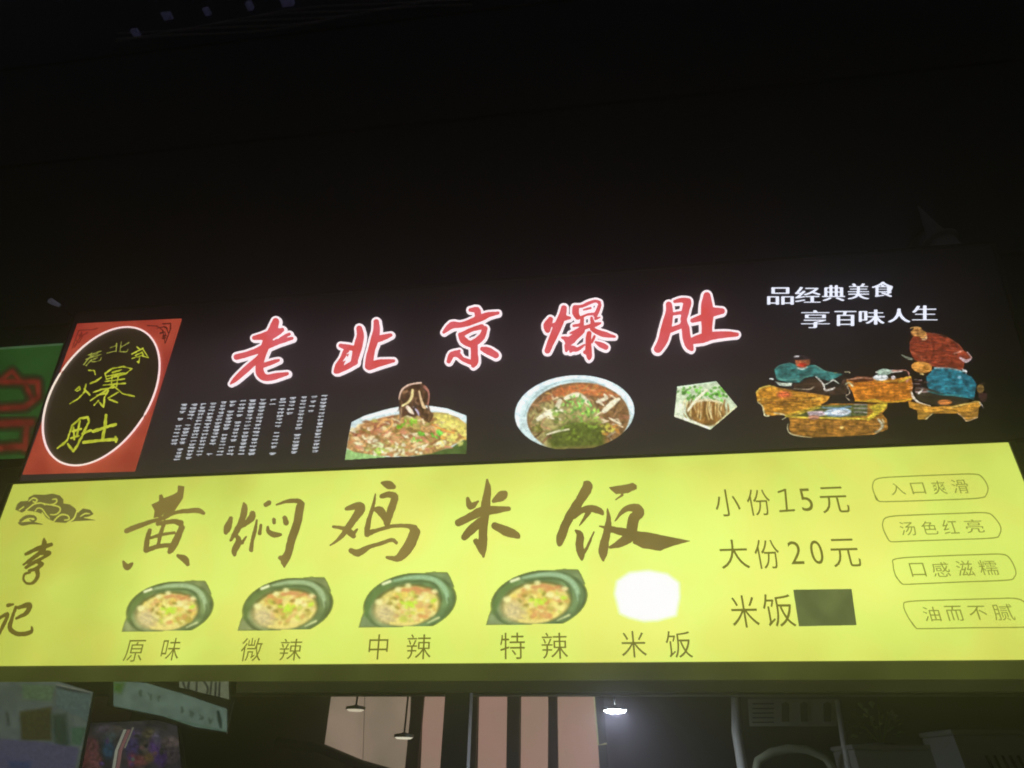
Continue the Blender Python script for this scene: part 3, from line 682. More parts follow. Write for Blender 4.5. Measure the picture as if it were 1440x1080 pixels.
ink('dark_oval', oval, UP, .0085, mat_glow('dark_brown_film', (34, 24, 17), noise=.2, scale=4, rgb2=(44, 36, 22), base=(.08, .06, .04)), pan, st=.7, rough=0)
ring = [UP.uv(*ex(2 * math.pi * i / 96)) for i in range(96)]
MB().tube([(u, -.016, v) for u, v in ring], .0052, 8, True).build('neon_ring', mat_glow('pinkish_neon', (255, 214, 222), noise=.05, scale=2, strength=1.25, sample=True, rgb2=(240, 226, 205)), pan, True)
dk = mat_glow('dark_fret_print', (84, 26, 18), noise=.2, scale=20)
def st_(cr, r, *ls): return [cr.L(r, *a) for a in ls]
fret = st_(Ip, 4, [(535, 42), (600, 45)], [(600, 45), (640, 75), (655, 165)], [(655, 165), (695, 60)], [(640, 30), (695, 28), (690, 70)], [(620, 95), (655, 85), (660, 110), (640, 115)], [(600, 60), (650, 50), (670, 60)], [(635, 130), (660, 125)], [(665, 60), (680, 100)])
ink('fret_corner', fret, UP, .0085, dk, pan, st=.4, rough=.5)
fret = st_(Ip, 4, [(60, 75), (140, 70)], [(60, 75), (15, 200)], [(30, 190), (70, 120), (120, 90)], [(60, 110), (85, 100)], [(150, 72), (190, 60)], [(40, 140), (60, 160), (90, 110)], [(80, 85), (75, 110)])
ink('fret_corner', fret, UP, .0085, mat_glow('faded_fret_print', (120, 38, 28), noise=.2, scale=20), pan, st=.4, rough=.5)
NEO = mat_glow('yellow_green_neon', (196, 204, 44), noise=.35, scale=18, rgb2=(214, 220, 70))
NEOD = mat_glow('dim_yellow_neon', (150, 156, 58), noise=.35, scale=30, rgb2=(178, 182, 80))
small = st_(Ip, 3.2, [(125, 245), (160, 238), (215, 218)], [(150, 232), (140, 262)], [(108, 275), (150, 262), (218, 240)], [(95, 312), (135, 262), (190, 235)], [(112, 318), (150, 275)], [(150, 275), (152, 290), (185, 290), (212, 278), (216, 262)], [(160, 275), (190, 262)])
ink('neon_character', small, UP, .0095, NEOD, pan, st=.4, rough=.6)
small = st_(Ip, 3.2, [(278, 196), (322, 178)], [(322, 165), (318, 226)], [(255, 232), (320, 216)], [(355, 153), (345, 222), (392, 222), (402, 204)], [(352, 192), (408, 158)])
ink('neon_character', small, UP, .0095, NEOD, pan, st=.4, rough=.6)
small = st_(Ip, 3.8, [(460, 188), (482, 206)], [(428, 238), (505, 198)], [(500, 200), (520, 230), (542, 264)], [(452, 248), (498, 226), (505, 246), (460, 260), (452, 248)], [(482, 250), (475, 300), (466, 290)], [(428, 268), (452, 262)], [(500, 252), (540, 262)])
ink('neon_character', small, UP, .0095, NEO, pan, st=.4, rough=.6)
big = st_(Ip, 4.4, [(38, 488), (65, 465), (70, 485), (48, 494)], [(130, 350), (168, 352), (175, 380)], [(218, 398), (180, 425), (138, 442)], [(0, 580), (62, 543), (100, 500), (112, 445)], [(98, 478), (138, 520)],
    [(242, 375), (290, 338), (370, 325), (428, 340), (385, 372), (250, 412)], [(242, 372), (252, 412)], [(292, 366), (358, 346)], [(240, 428), (375, 410)], [(228, 452), (382, 440)], [(292, 392), (285, 452)], [(335, 382), (322, 460)],
    [(160, 502), (222, 482), (305, 468)], [(300, 455), (230, 500), (140, 560)], [(310, 465), (362, 510), (445, 530)], [(265, 490), (240, 535), (232, 605), (205, 572)], [(198, 558), (168, 590)], [(270, 550), (328, 572)], [(262, 542), (335, 500)], [(185, 522), (240, 512)], [(250, 392), (375, 368)])
ink('neon_character', big, UP, .0095, NEO, pan, st=.4, rough=.7)
dd = st_(rp, 5.5, [(318, 812), (350, 788)], [(398, 690), (372, 768), (345, 795)], [(398, 690), (440, 652), (482, 645), (490, 668), (455, 740), (425, 800), (405, 830), (375, 790)], [(400, 722), (445, 708)], [(392, 758), (435, 745)], [(405, 700), (410, 765)], [(440, 665), (425, 745)]) + \
     st_(rp, 8, [(582, 635), (575, 700), (562, 768)], [(512, 722), (570, 702), (632, 684)], [(460, 782), (530, 772), (638, 764)]) + st_(rp, 6, [(632, 750), (636, 778)], [(452, 735), (500, 715)])
ink('neon_character', dd, UP, .0095, NEO, pan, st=.4, rough=.7)

# ---- picture: noodle bowl with chopsticks
Nc = Crop(470, 520, 6.26)
def pl(cr, *p): return [cr.p(a) for a in p]
P = Pic(480, 528, 662, 652, 1.35)
OUT = pl(Nc, (152, 458), (270, 400), (450, 347), (570, 322), (700, 310), (830, 313), (1000, 338), (1168, 402), (1168, 625), (1165, 742), (860, 748), (700, 765), (460, 772), (92, 797), (118, 620))
P.poly(OUT, (190, 206, 206), vary=.05, vs=12)
P.line(pl(Nc, (250, 428, 10), (500, 362, 16), (700, 345, 14), (900, 345, 14), (1120, 410, 10)), (232, 238, 236), grow=False, soft=2)
P.poly(pl(Nc, (1168, 600), (1168, 745), (860, 752), (640, 762), (900, 720), (1040, 680)), (72, 92, 48), vary=.15, grow=False)
P.poly(pl(Nc, (92, 797), (110, 700), (300, 740), (500, 774)), (140, 176, 112), vary=.12, grow=False)
P.poly(pl(Nc, (140, 540), (260, 470), (420, 420), (620, 385), (820, 372), (960, 378), (1090, 420), (1165, 480), (1165, 600), (1000, 688), (850, 740), (640, 762), (400, 758), (180, 725), (110, 690)), (168, 132, 86), vary=.25, vs=3, grow=False)
P.poly(pl(Nc, (880, 380), (1000, 385), (1165, 480), (1160, 600), (1050, 640), (940, 560), (860, 470)), (196, 184, 100), vary=.2, vs=3, grow=False, soft=4)
P.poly(pl(Nc, (140, 550), (300, 470), (520, 400), (540, 480), (360, 560), (180, 600)), (150, 96, 68), vary=.25, vs=3, grow=False, soft=4)
cols = [(190, 156, 108), (136, 92, 58), (214, 200, 156), (172, 120, 82), (160, 152, 84), (218, 214, 186), (124, 104, 56), (196, 134, 104)]
def in_soup():
    while True:
        x, y = in_ell(640, 590, 520, 180)
        if 120 < x < 1160 and y < 760 - max(0, x - 640) * .22: return x, y
for _ in range(230):
    x, y = in_soup(); c = cols[rnd.randrange(8)]
    if x > 900 and rnd.random() < .7: c = [(220, 210, 130), (214, 170, 84), (200, 200, 110)][rnd.randrange(3)]
    if x < 560 and y > 640 and rnd.random() < .4: c = [(176, 196, 140), (206, 206, 170)][rnd.randrange(2)]
    th = rnd.uniform(-1, 1); L = rnd.uniform(14, 46)
    P.line(pl(Nc, (x - L * math.cos(th), y - L * math.sin(th) * .6, 5), (x, y + rnd.uniform(-12, 12), rnd.uniform(8, 19)), (x + L * math.cos(th), y + L * math.sin(th) * .6, 5)), c, soft=1.6, op=.8, grow=False)
for x, y, r in ((400, 730, 60), (600, 660, 70), (560, 720, 60), (760, 710, 60), (950, 640, 50)): 
    for _ in range(7):
        a, b = in_ell(x, y, r, r * .5); P.ell(*Nc.p((a, b)), rnd.uniform(1.5, 3.2), rnd.uniform(1, 2), (216, 214, 180), rot=rnd.uniform(-1, 1), grow=False, op=.8)
for x, y, r, c in ((640, 480, 55, (120, 184, 52)), (700, 450, 35, (140, 190, 60)), (890, 575, 50, (84, 176, 54)), (930, 545, 30, (110, 196, 80)), (720, 620, 50, (130, 180, 80)), (770, 560, 30, (90, 150, 50)), (400, 720, 50, (140, 170, 70)), (580, 500, 25, (110, 160, 40))):
    for _ in range(9):
        a, b = in_ell(x, y, r, r * .6); P.ell(*Nc.p((a, b)), rnd.uniform(1.2, 3), rnd.uniform(.8, 1.8), np.array(c) * rnd.uniform(.8, 1.2), rot=rnd.uniform(-1.5, 1.5), grow=False, op=.9)
P.line(pl(Nc, (380, 500, 8), (440, 440, 10), (510, 450, 8), (500, 500, 7), (430, 550, 8)), (206, 160, 100), grow=False, soft=1.2)
P.line(pl(Nc, (860, 480, 6), (960, 530, 7), (1060, 560, 5)), (206, 140, 66), grow=False)
# lifted tripe strips and chopsticks
P.poly(pl(Nc, (570, 330), (562, 240), (585, 165), (650, 122), (760, 106), (830, 150), (846, 210), (835, 300), (800, 320), (840, 360), (878, 400), (840, 470), (790, 440), (740, 400), (700, 420), (640, 400), (580, 430)), (78, 56, 40), vary=.35, vs=2.5)
for i in range(26):
    x = rnd.uniform(580, 830); y = rnd.uniform(150, 330)
    P.line(pl(Nc, (x, y, 3), (x + rnd.uniform(-15, 15), y + 35, rnd.uniform(4, 8)), (x + rnd.uniform(-25, 25), y + rnd.uniform(60, 110), 3)), [(120, 88, 66), (58, 42, 30), (150, 116, 92), (96, 66, 48), (44, 32, 24)][rnd.randrange(5)], soft=1.1, op=.8, grow=False)
for pts_, c in (([(570, 262, 5), (585, 200, 7), (625, 150, 8), (690, 124, 8), (765, 114, 9)], (216, 186, 168)), ([(795, 150, 12), (832, 195, 10), (836, 250, 8), (826, 305, 8)], (160, 108, 96)), ([(690, 180, 11), (684, 235, 12), (655, 285, 10), (600, 318, 8)], (226, 208, 148)), ([(750, 190, 7), (762, 250, 9), (785, 320, 14), (800, 335, 12)], (206, 180, 140)),
                ([(590, 330, 8), (590, 380, 9), (582, 430, 8)], (136, 110, 86)), ([(645, 330, 16), (675, 365, 18), (700, 385, 10)], (232, 212, 190)), ([(700, 330, 6), (735, 370, 8), (745, 400, 6)], (176, 170, 196)), ([(800, 360, 14), (850, 395, 16), (830, 450, 10)], (104, 78, 52)), ([(720, 320, 8), (700, 350, 7), (715, 395, 6)], (48, 34, 26)), ([(610, 200, 14), (640, 190, 10)], (134, 100, 74)), ([(690, 150, 16), (740, 150, 14)], (60, 40, 30)), ([(780, 440, 9), (790, 480, 8)], (226, 206, 160)), ([(660, 230, 10), (620, 270, 10)], (66, 44, 32))):
    P.line(pl(Nc, *pts_), c, soft=1.2)
P.line(pl(Nc, (862, 136, 2.5), (970, 102, 3)), (120, 118, 82), soft=.8)
P.blur(1); P.grain(4, 3, .12); P.punch(1.22, 12); P.build('noodle_bowl_picture', UP, .002, PR, up)

# ---- picture: round bowl of tripe with herbs
Rc = Crop(700, 510, 4.0)
P = Pic(718, 522, 898, 640, 1.35)
cut = sd_poly(P.X, P.Y, pl(Rc, (60, 40), (800, 40), (800, 470), (720, 478), (560, 482), (400, 486), (230, 492), (160, 460), (60, 400)))
P.ell(*Rc.p((432, 282)), 338 / 4, 212 / 4, (190, 208, 206), vary=.06, vs=12, rot=-.06)
P.line(pl(Rc, (110, 380, 8), (118, 260, 12), (190, 160, 14), (330, 95, 10), (480, 82, 10), (620, 120, 12), (735, 210, 12), (762, 290, 8)), (216, 230, 238), soft=4, grow=False)
P.line(pl(Rc, (150, 300, 4), (190, 210, 5), (300, 125, 5), (460, 100, 4), (600, 130, 4)), (128, 156, 158), soft=2, op=.6, grow=False)
P.ell(*Rc.p((452, 308)), 288 / 4, 196 / 4, (120, 92, 60), vary=.25, grow=False, rot=-.05)
P.poly(pl(Rc, (240, 220), (330, 150), (450, 118), (560, 122), (690, 190), (560, 190), (420, 170), (300, 220)), (168, 104, 62), vary=.2, grow=False, soft=4)
P.poly(pl(Rc, (170, 290), (240, 230), (420, 170), (520, 200), (600, 320), (560, 470), (280, 485), (200, 400)), (150, 140, 92), vary=.2, grow=False, soft=6)
P.poly(pl(Rc, (270, 400), (420, 330), (600, 350), (600, 470), (300, 486)), (84, 92, 42), vary=.2, grow=False, soft=8)
cols = [(206, 190, 160), (150, 104, 78), (120, 84, 56), (220, 208, 180), (170, 130, 96), (96, 74, 44)]
for _ in range(170):
    x, y = in_ell(452, 305, 270, 172)
    if 300 < x < 570 and y > 240: continue
    th = rnd.uniform(-1.2, 1.2); L = rnd.uniform(10, 32); c = cols[rnd.randrange(6)]
    if y < 190 and x < 620: c = [(190, 112, 66), (206, 146, 108), (176, 140, 80), (150, 96, 60)][rnd.randrange(4)]
    if y > 380: c = np.array(c) * .8
    P.line(pl(Rc, (x - L * math.cos(th), y - L * math.sin(th), 3), (x, y + rnd.uniform(-6, 6), rnd.uniform(3, 7)), (x + L * math.cos(th), y + L * math.sin(th), 3)), c, soft=1, op=.85, grow=False)
for pts_ in ([(225, 320, 10), (290, 280, 16), (360, 270, 10)], [(380, 200, 10), (450, 180, 14), (510, 220, 8)], [(275, 405, 4), (340, 385, 6), (400, 375, 4)], [(600, 270, 14), (650, 225, 16), (680, 205, 8)], [(280, 310, 4), (350, 318, 5)], [(560, 220, 8), (610, 200, 10), (600, 180, 6)], [(640, 320, 5), (690, 345, 6)], [(350, 215, 12), (330, 260, 14), (300, 300, 10)]):
    P.line(pl(Rc, *pts_), (222, 216, 188), soft=1.2, grow=False, op=.9)
for x, y, r, c in ((430, 215, 50, (118, 178, 80)), (500, 250, 55, (110, 184, 96)), (470, 290, 60, (96, 150, 60)), (400, 250, 50, (120, 160, 80)), (540, 290, 40, (140, 176, 80)), (380, 330, 60, (112, 134, 56)), (480, 380, 70, (104, 126, 48)), (410, 430, 60, (98, 110, 46)), (540, 350, 40, (126, 150, 60)), (620, 370, 40, (160, 156, 70)), (215, 370, 30, (110, 110, 50)), (330, 270, 30, (118, 140, 70))):
    for _ in range(13):
        a, b = in_ell(x, y, r, r * .75); P.ell(*Rc.p((a, b)), rnd.uniform(1.4, 3.6), rnd.uniform(.9, 2), np.array(c) * rnd.uniform(.72, 1.3), rot=rnd.uniform(-1.5, 1.5), grow=False, op=.85)
for _ in range(12):
    a, b = in_ell(640, 385, 50, 40); P.ell(*Rc.p((a, b)), 2.6, 1.8, ((176, 124, 62), (190, 180, 80))[rnd.randrange(2)], grow=False, op=.8)
P.cut(cut)
P.blur(1); P.grain(4, 3, .12); P.punch(1.22, 12); P.build('tripe_bowl_picture', UP, .002, PR, up)

# ---- picture: pentagon with tripe strips and herbs
P = Pic(944, 532, 1042, 610, 1.5)
P.poly(pl(Rc, (1008, 133), (1230, 103), (1350, 248), (1195, 380), (1100, 345), (990, 305)), (184, 196, 166), vary=.1)
for _ in range(60):
    a, b = in_ell(1100, 170, 90, 40) if rnd.random() < .55 else in_ell(1240, 185, 55, 50); P.ell(*Rc.p((a, b)), rnd.uniform(1.4, 3.4), rnd.uniform(1, 2.2), np.array((96, 158, 62)) * rnd.uniform(.7, 1.25), rot=rnd.uniform(-1.5, 1.5), grow=False, op=.9)
P.ell(*Rc.p((1180, 285)), 26, 18, (132, 98, 54), vary=.25, grow=False, soft=4)
for i in range(34):
    x = 1050 + i * 7.2 + rnd.uniform(-6, 6); y = 215 + rnd.uniform(-12, 20); L = rnd.uniform(60, 120)
    P.line(pl(Rc, (x, y, 3), (x + rnd.uniform(-14, 6), y + L * .5, rnd.uniform(3, 6)), (x + rnd.uniform(-10, 18), y + L, 2.5)), [(196, 176, 120), (150, 110, 62), (214, 200, 150), (112, 82, 40)][rnd.randrange(4)], grow=False, soft=1, op=.9)
P.line(pl(Rc, (1070, 270, 6), (1110, 215, 8), (1175, 155, 7)), (222, 216, 188), grow=False); P.line(pl(Rc, (1110, 220, 5), (1180, 210, 6), (1260, 225, 5)), (206, 196, 160), grow=False)
P.line(pl(Rc, (1000, 140, 3), (1228, 108, 3)), (198, 224, 196), grow=False); P.line(pl(Rc, (998, 300, 7), (1090, 330, 7), (1190, 370, 6)), (220, 222, 196), grow=False); P.line(pl(Rc, (1230, 345, 5), (1340, 250, 4)), (206, 204, 160), grow=False)
P.ell(*Rc.p((1025, 260)), 8, 10, (206, 212, 190), grow=False, soft=4, op=.8)
P.blur(1); P.grain(4, 3, .12); P.punch(1.22, 12); P.build('pentagon_food_picture', UP, .002, PR, up)

# ---- picture: folk painting of people eating at low tables
K1 = Crop(1060, 490, 8.306); K2 = Crop(1230, 440, 6.0)
P = Pic(1056, 455, 1394, 620, 1.35)
def a1(pts_, c, **k): P.poly(pl(K1, *pts_), c, **k)
def s1(pts_, c, **k): P.line(pl(K1, *pts_), c, **k)
def a2(pts_, c, **k): P.poly(pl(K2, *pts_), c, **k)
def s2(pts_, c, **k): P.line(pl(K2, *pts_), c, **k)
cream = (214, 206, 160); och = (184, 128, 44); ochd = (128, 84, 30); yel = (206, 178, 58)
# left bench
a1([(20, 510), (60, 460), (180, 430), (300, 455), (450, 480), (640, 480), (820, 500), (900, 550), (860, 620), (790, 660), (600, 735), (400, 790), (300, 780), (200, 790), (130, 770), (90, 680), (35, 620)], och, vary=.3, vs=5)
s1([(25, 520, 8), (70, 465, 8), (180, 435, 8), (250, 450, 6)], (196, 176, 84)); s1([(35, 620, 6), (90, 590, 5), (250, 610, 5), (600, 600, 6), (780, 575, 5)], (206, 170, 80), grow=False)
P.ell(*K1.p((350, 540)), 10, 5, (206, 100, 58), grow=False, soft=4); P.ell(*K1.p((170, 530)), 11, 6, (206, 140, 44), grow=False, soft=4)
for i in range(18): s1([(rnd.uniform(80, 300), rnd.uniform(600, 700), 4), (rnd.uniform(300, 700), rnd.uniform(560, 690), 6)], np.array(ochd) * rnd.uniform(.8, 1.5), grow=False, op=.6)
s1([(45, 630, 8), (100, 680, 8), (125, 780, 12), (180, 790, 8)], cream); s1([(240, 755, 7), (330, 770, 7), (380, 800, 10), (330, 830, 7)], (190, 184, 150))
# blue-green man
a1([(235, 240), (300, 190), (430, 165), (500, 190), (720, 190), (840, 260), (960, 285), (1060, 300), (960, 350), (880, 385), (780, 360), (700, 330), (600, 350), (540, 400), (400, 400), (260, 370)], (50, 104, 100), vary=.25, vs=6)
s1([(245, 240, 4), (300, 195, 4), (420, 165, 4)], (96, 140, 130)); s1([(250, 330, 4), (350, 370, 4), (520, 360, 4), (650, 320, 5)], (100, 146, 130), grow=False); s1([(700, 190, 3), (800, 250, 4), (900, 275, 3)], (110, 130, 110))
s1([(190, 355, 10), (225, 360, 10)], (220, 230, 220)); a1([(230, 380), (330, 400), (450, 405), (440, 445), (300, 440)], (206, 216, 196))
a1([(560, 400), (650, 345), (720, 350), (800, 400), (810, 470), (480, 470), (450, 420)], (62, 44, 34), vary=.2)
a1([(300, 460), (760, 470), (1000, 440), (1050, 330), (1120, 320), (1080, 540), (900, 560), (500, 500)], (56, 40, 34), vary=.3, vs=5)
s1([(725, 335, 9), (790, 390, 10), (820, 440, 12), (830, 490, 9), (900, 480, 10), (940, 460, 8)], (226, 218, 206)); s1([(820, 430, 10), (880, 400, 8), (930, 370, 12), (990, 410, 9)], (220, 222, 206)); s1([(460, 470, 4), (640, 480, 5), (700, 450, 5)], (196, 180, 150))
s1([(1060, 275, 8), (1110, 275, 10), (1125, 295, 6)], (196, 186, 150)); s1([(940, 285, 5), (1010, 280, 5)], (150, 150, 90))
a1([(430, 130), (470, 85), (560, 75), (650, 85), (690, 140), (660, 185), (610, 170), (480, 190)], (44, 34, 38)); a1([(480, 140), (655, 130), (650, 190), (600, 225), (520, 225), (490, 200)], (160, 92, 60), vary=.2); P.ell(*K1.p((565, 195)), 6, 3, (176, 54, 36), grow=False)
s1([(475, 97, 9), (520, 92, 9)], (230, 226, 226)); s1([(505, 230, 5), (565, 243, 7), (620, 225, 4)], (226, 224, 210))
# middle table
a1([(1080, 370), (1200, 340), (1380, 345), (1640, 350), (1840, 330), (1860, 420), (1850, 520), (1840, 620), (1600, 640), (1350, 630), (1180, 610), (1150, 520), (1100, 440)], (190, 116, 36), vary=.2, vs=6)
a1([(1080, 365), (1200, 320), (1390, 325), (1400, 380), (1180, 400)], (76, 40, 26), vary=.25); s1([(1090, 365, 6), (1250, 345, 7), (1380, 350, 5)], (190, 140, 110)); s1([(1160, 430, 9), (1400, 420, 7), (1640, 410, 7), (1830, 360, 8)], (150, 84, 30), grow=False)
for x in (1240, 1370, 1500, 1640, 1740): s1([(x, 450, 8), (x + 5, 600, 6)], (150, 88, 26), grow=False, op=.7, soft=3)
s1([(1180, 615, 9), (1400, 625, 10), (1620, 630, 9), (1850, 590, 8)], (206, 160, 46)); s1([(1070, 420, 9), (1110, 400, 8), (1150, 440, 12)], cream); s1([(1090, 440, 7), (1120, 520, 8), (1070, 560, 6), (1120, 610, 8)], (196, 176, 150))
s2([(10, 570, 8), (100, 580, 8), (200, 570, 9), (270, 540, 7)], (196, 140, 50)); s2([(10, 500, 9), (120, 495, 16), (230, 490, 10)], (190, 186, 176))
P.ell(*K2.p((80, 500)), 10, 5, (176, 200, 180)); P.ell(*K2.p((50, 545)), 11, 4.5, (226, 232, 232)); s2([(20, 520, 4), (110, 520, 4)], (110, 136, 120)); P.ell(*K2.p((155, 545)), 3.5, 3, (240, 226, 226))
s2([(150, 490, 6), (260, 485, 7), (290, 530, 9), (270, 580, 8)], (176, 120, 106)); s2([(200, 590, 5), (260, 560, 8), (300, 540, 6)], (216, 180, 60))
# front table
a1([(390, 790), (780, 665), (900, 640), (1100, 640), (1300, 640), (1560, 640), (1560, 700), (1500, 760), (1560, 830), (1570, 950), (1400, 1010), (1100, 1030), (800, 1040), (620, 1045), (440, 1010), (400, 930), (420, 860)], (150, 102, 40), vary=.25, vs=5)
a1([(420, 790), (790, 670), (1330, 650), (1320, 790), (900, 810)], (90, 96, 50), vary=.3)
for i in range(26): x = rnd.uniform(450, 1400); y = rnd.uniform(850, 1010); s1([(x, y, 4), (x + rnd.uniform(80, 260), y + rnd.uniform(-12, 12), 6)], np.array((176, 124, 56)) * rnd.uniform(.7, 1.25), grow=False, op=.6)
s1([(365, 790, 8), (500, 745, 7), (780, 665, 6)], yel); s1([(480, 780, 6), (640, 730, 6), (770, 690, 5)], yel, grow=False); s1([(370, 795, 9), (650, 810, 9), (900, 815, 9), (1340, 820, 9), (1420, 760, 8)], (214, 190, 66))
a1([(1340, 680), (1440, 650), (1560, 640), (1540, 700), (1440, 780), (1330, 850), (1310, 820), (1400, 740)], (200, 176, 56), vary=.15)
a1([(620, 740), (790, 730), (900, 760), (780, 790), (640, 790)], (190, 170, 176)); P.ell(*K1.p((700, 805)), 8, 3.2, (176, 124, 100), grow=False)
P.ell(*K1.p((980, 745)), 19, 5.6, (186, 206, 222), rot=-.05); s1([(800, 690, 6), (980, 700, 9), (1130, 680, 9)], (112, 150, 176), grow=False); P.ell(*K1.p((1010, 750)), 12, 3, (232, 238, 244), grow=False); s1([(860, 785, 5), (1000, 795, 5), (1130, 775, 5)], (80, 110, 130), grow=False)
for i in range(6): y = 655 + i * 22; s1([(1170, y, 5), (1320, y + 4, 6)], (150, 144, 150) if i % 2 == 0 else (70, 84, 60), grow=False)
s1([(400, 880, 7), (390, 930, 8), (430, 1000, 9), (560, 1030, 6), (680, 1045, 4)], cream); s1([(1500, 830, 7), (1520, 870, 6)], cream); s2([(30, 900, 8), (65, 950, 12), (40, 990, 8), (5, 1010, 7)], (196, 190, 160)); P.ell(*K1.p((1025, 925)), 2.6, 2, (226, 190, 110), grow=False)
s1([(1330, 610, 8), (1420, 600, 7), (1520, 640, 6)], yel)
# brown-red coat man
a2([(290, 240), (330, 185), (400, 165), (520, 180), (620, 215), (700, 260), (745, 310), (820, 370), (800, 400), (760, 410), (750, 480), (700, 490), (480, 455), (330, 400), (290, 320)], (128, 54, 34), vary=.2, vs=6)
for pts_ in ([(330, 380, 5), (450, 420, 6), (560, 450, 6)], [(340, 220, 6), (300, 300, 6)], [(560, 220, 5), (700, 290, 5)], [(640, 350, 5), (660, 430, 7)], [(450, 250, 4), (430, 340, 5)], [(540, 300, 4), (620, 330, 5)]): s2(pts_, (96, 36, 24), grow=False, op=.7, soft=2)
s2([(430, 165, 4), (560, 185, 4), (680, 245, 4), (740, 300, 4)], (160, 90, 66)); a2([(295, 165), (330, 125), (380, 125), (430, 160), (440, 200), (410, 230), (370, 200), (310, 195)], (184, 130, 70), vary=.2); s2([(400, 225, 6), (430, 220, 8), (435, 200, 6)], (232, 190, 140))
s2([(225, 355, 7), (270, 380, 12), (310, 390, 12)], (130, 136, 116)); s2([(720, 380, 8), (770, 410, 14), (810, 390, 8)], (214, 186, 190)); s2([(780, 330, 6), (820, 380, 6)], (170, 140, 136)); s2([(740, 480, 7), (770, 490, 9), (770, 510, 6)], (220, 214, 214)); s2([(670, 345, 5), (740, 320, 4)], (206, 150, 130), grow=False)
s2([(300, 170, 5), (320, 195, 4), (312, 215, 5)], (96, 54, 30), grow=False); s2([(345, 150, 3), (365, 152, 3)], (110, 60, 34), grow=False); s2([(300, 130, 5), (350, 118, 5), (400, 130, 4)], (206, 160, 96))
s2([(470, 190, 4), (500, 300, 5), (470, 420, 4)], (90, 34, 22), grow=False, op=.7, soft=2); s2([(600, 230, 4), (690, 350, 5)], (150, 78, 52), grow=False, op=.6, soft=2); s2([(310, 330, 5), (380, 370, 6), (480, 440, 4)], (168, 92, 66), grow=False, op=.6, soft=2)
# teal man with back turned
a2([(430, 540), (500, 465), (620, 470), (730, 495), (820, 540), (860, 600), (840, 720), (760, 720), (620, 700), (480, 680), (440, 620)], (36, 108, 124), vary=.28, vs=5)
for _ in range(24): x, y = in_ell(650, 600, 170, 80); s2([(x, y, 4), (x + rnd.uniform(-30, 30), y + rnd.uniform(10, 40), 6)], np.array((44, 124, 136)) * rnd.uniform(.6, 1.4), grow=False, op=.6, soft=2)
s2([(500, 465, 5), (640, 470, 5), (760, 500, 5)], (140, 170, 170)); P.ell(*K2.p((715, 545)), 2.8, 1.8, (150, 200, 220), grow=False)
P.ell(*K2.p((395, 460)), 15, 8.3, (206, 142, 64), vary=.1, rot=.15); P.ell(*K2.p((425, 465)), 4.5, 2.8, (164, 108, 36), grow=False, soft=3); s2([(380, 515, 6), (410, 520, 8)], (206, 180, 110))
a2([(330, 640), (430, 630), (600, 690), (800, 730), (780, 760), (600, 790), (480, 780), (360, 730)], (48, 42, 32), vary=.2); s2([(440, 660, 5), (560, 690, 6), (700, 700, 6), (840, 730, 4)], (50, 130, 130))
for i in range(7): s2([(rnd.uniform(280, 330), 560 + i * 18, 4), (rnd.uniform(380, 450), 570 + i * 16, 5)], (136, 84, 76) if i % 2 else (206, 170, 170), op=.8)
s2([(310, 670, 8), (330, 720, 12), (380, 760, 9), (470, 785, 6)], (226, 212, 190)); s2([(370, 680, 8), (400, 650, 7)], (220, 214, 200))
a2([(280, 750), (330, 750), (480, 790), (640, 785), (780, 760), (870, 740), (890, 790), (830, 850), (690, 850), (500, 850), (360, 830), (290, 800)], (194, 138, 50), vary=.2, vs=6)
a2([(355, 830), (490, 845), (440, 900), (360, 905)], (150, 112, 44)); a2([(700, 850), (880, 800), (870, 890), (780, 920), (740, 890)], (150, 108, 44)); s2([(490, 850, 4), (430, 900, 5)], cream); s2([(700, 850, 5), (750, 890, 5), (780, 915, 5), (870, 880, 5)], (200, 170, 130)); s2([(640, 800, 4), (780, 765, 5), (870, 745, 6), (890, 780, 6)], (220, 194, 110))
P.ell(*K2.p((590, 755)), 10, 3.6, (206, 124, 60), grow=False); P.ell(*K2.p((890, 640)), 5.5, 7, (112, 86, 46)); s2([(870, 600, 8), (910, 590, 10), (950, 620, 8)], (40, 28, 22)); a2([(860, 680), (950, 670), (950, 740), (890, 760)], (52, 30, 30)); s2([(890, 760, 5), (910, 790, 6), (920, 810, 4)], (176, 160, 150))
P.blur(1); P.grain(9, 1.6, .38); P.grain(2.5, 2.0, .25, 11); P.build('folk_painting', UP, .002, PR, up)

# ================================================================== SMALL THINGS ABOVE AND LEFT
# cables along the facade, high up
WP = Plane((0, WB - .06, 0), 0.0)
cb = mat_solid('grey_cable', (.7, .7, .76), rough=.4, scale=20, noise=.4)
bund = tag(empty('cable_bundle', Matrix.Identity(4), 'faint grey bundle of cables crossing the dark wall at the top left', 'cables'))
for j in range(5):
    L = []
    for i in range(22):
        t = i / 21; x = 165 + t * 500; y = 55 - t * 58 + 5 * math.sin(t * 9 + j) + j * 5 - 8
        L.append(WP.hit(x, y) + np.array((0, -.01 * j, 0)))
    MB().tube(L, .016, 6).build('cable', cb, bund, True)
for x, y in ((192, 48), (236, 24), (292, 18), (352, 10), (405, 4)):
    p = WP.hit(x, y); a_, b_ = rnd.uniform(.03, .09), rnd.uniform(.03, .07); MB().box(p[0] - a_, p[0] + a_, p[1] - .07, p[1] + .03, p[2] - b_, p[2] + b_, .01).build('clamp', mat_glow('clamp_painted_highlight', (26, 26, 42), noise=.8, scale=30, base=(.5, .5, .6)), bund)  # clamps are no lamps; their faint highlights are put in as glow
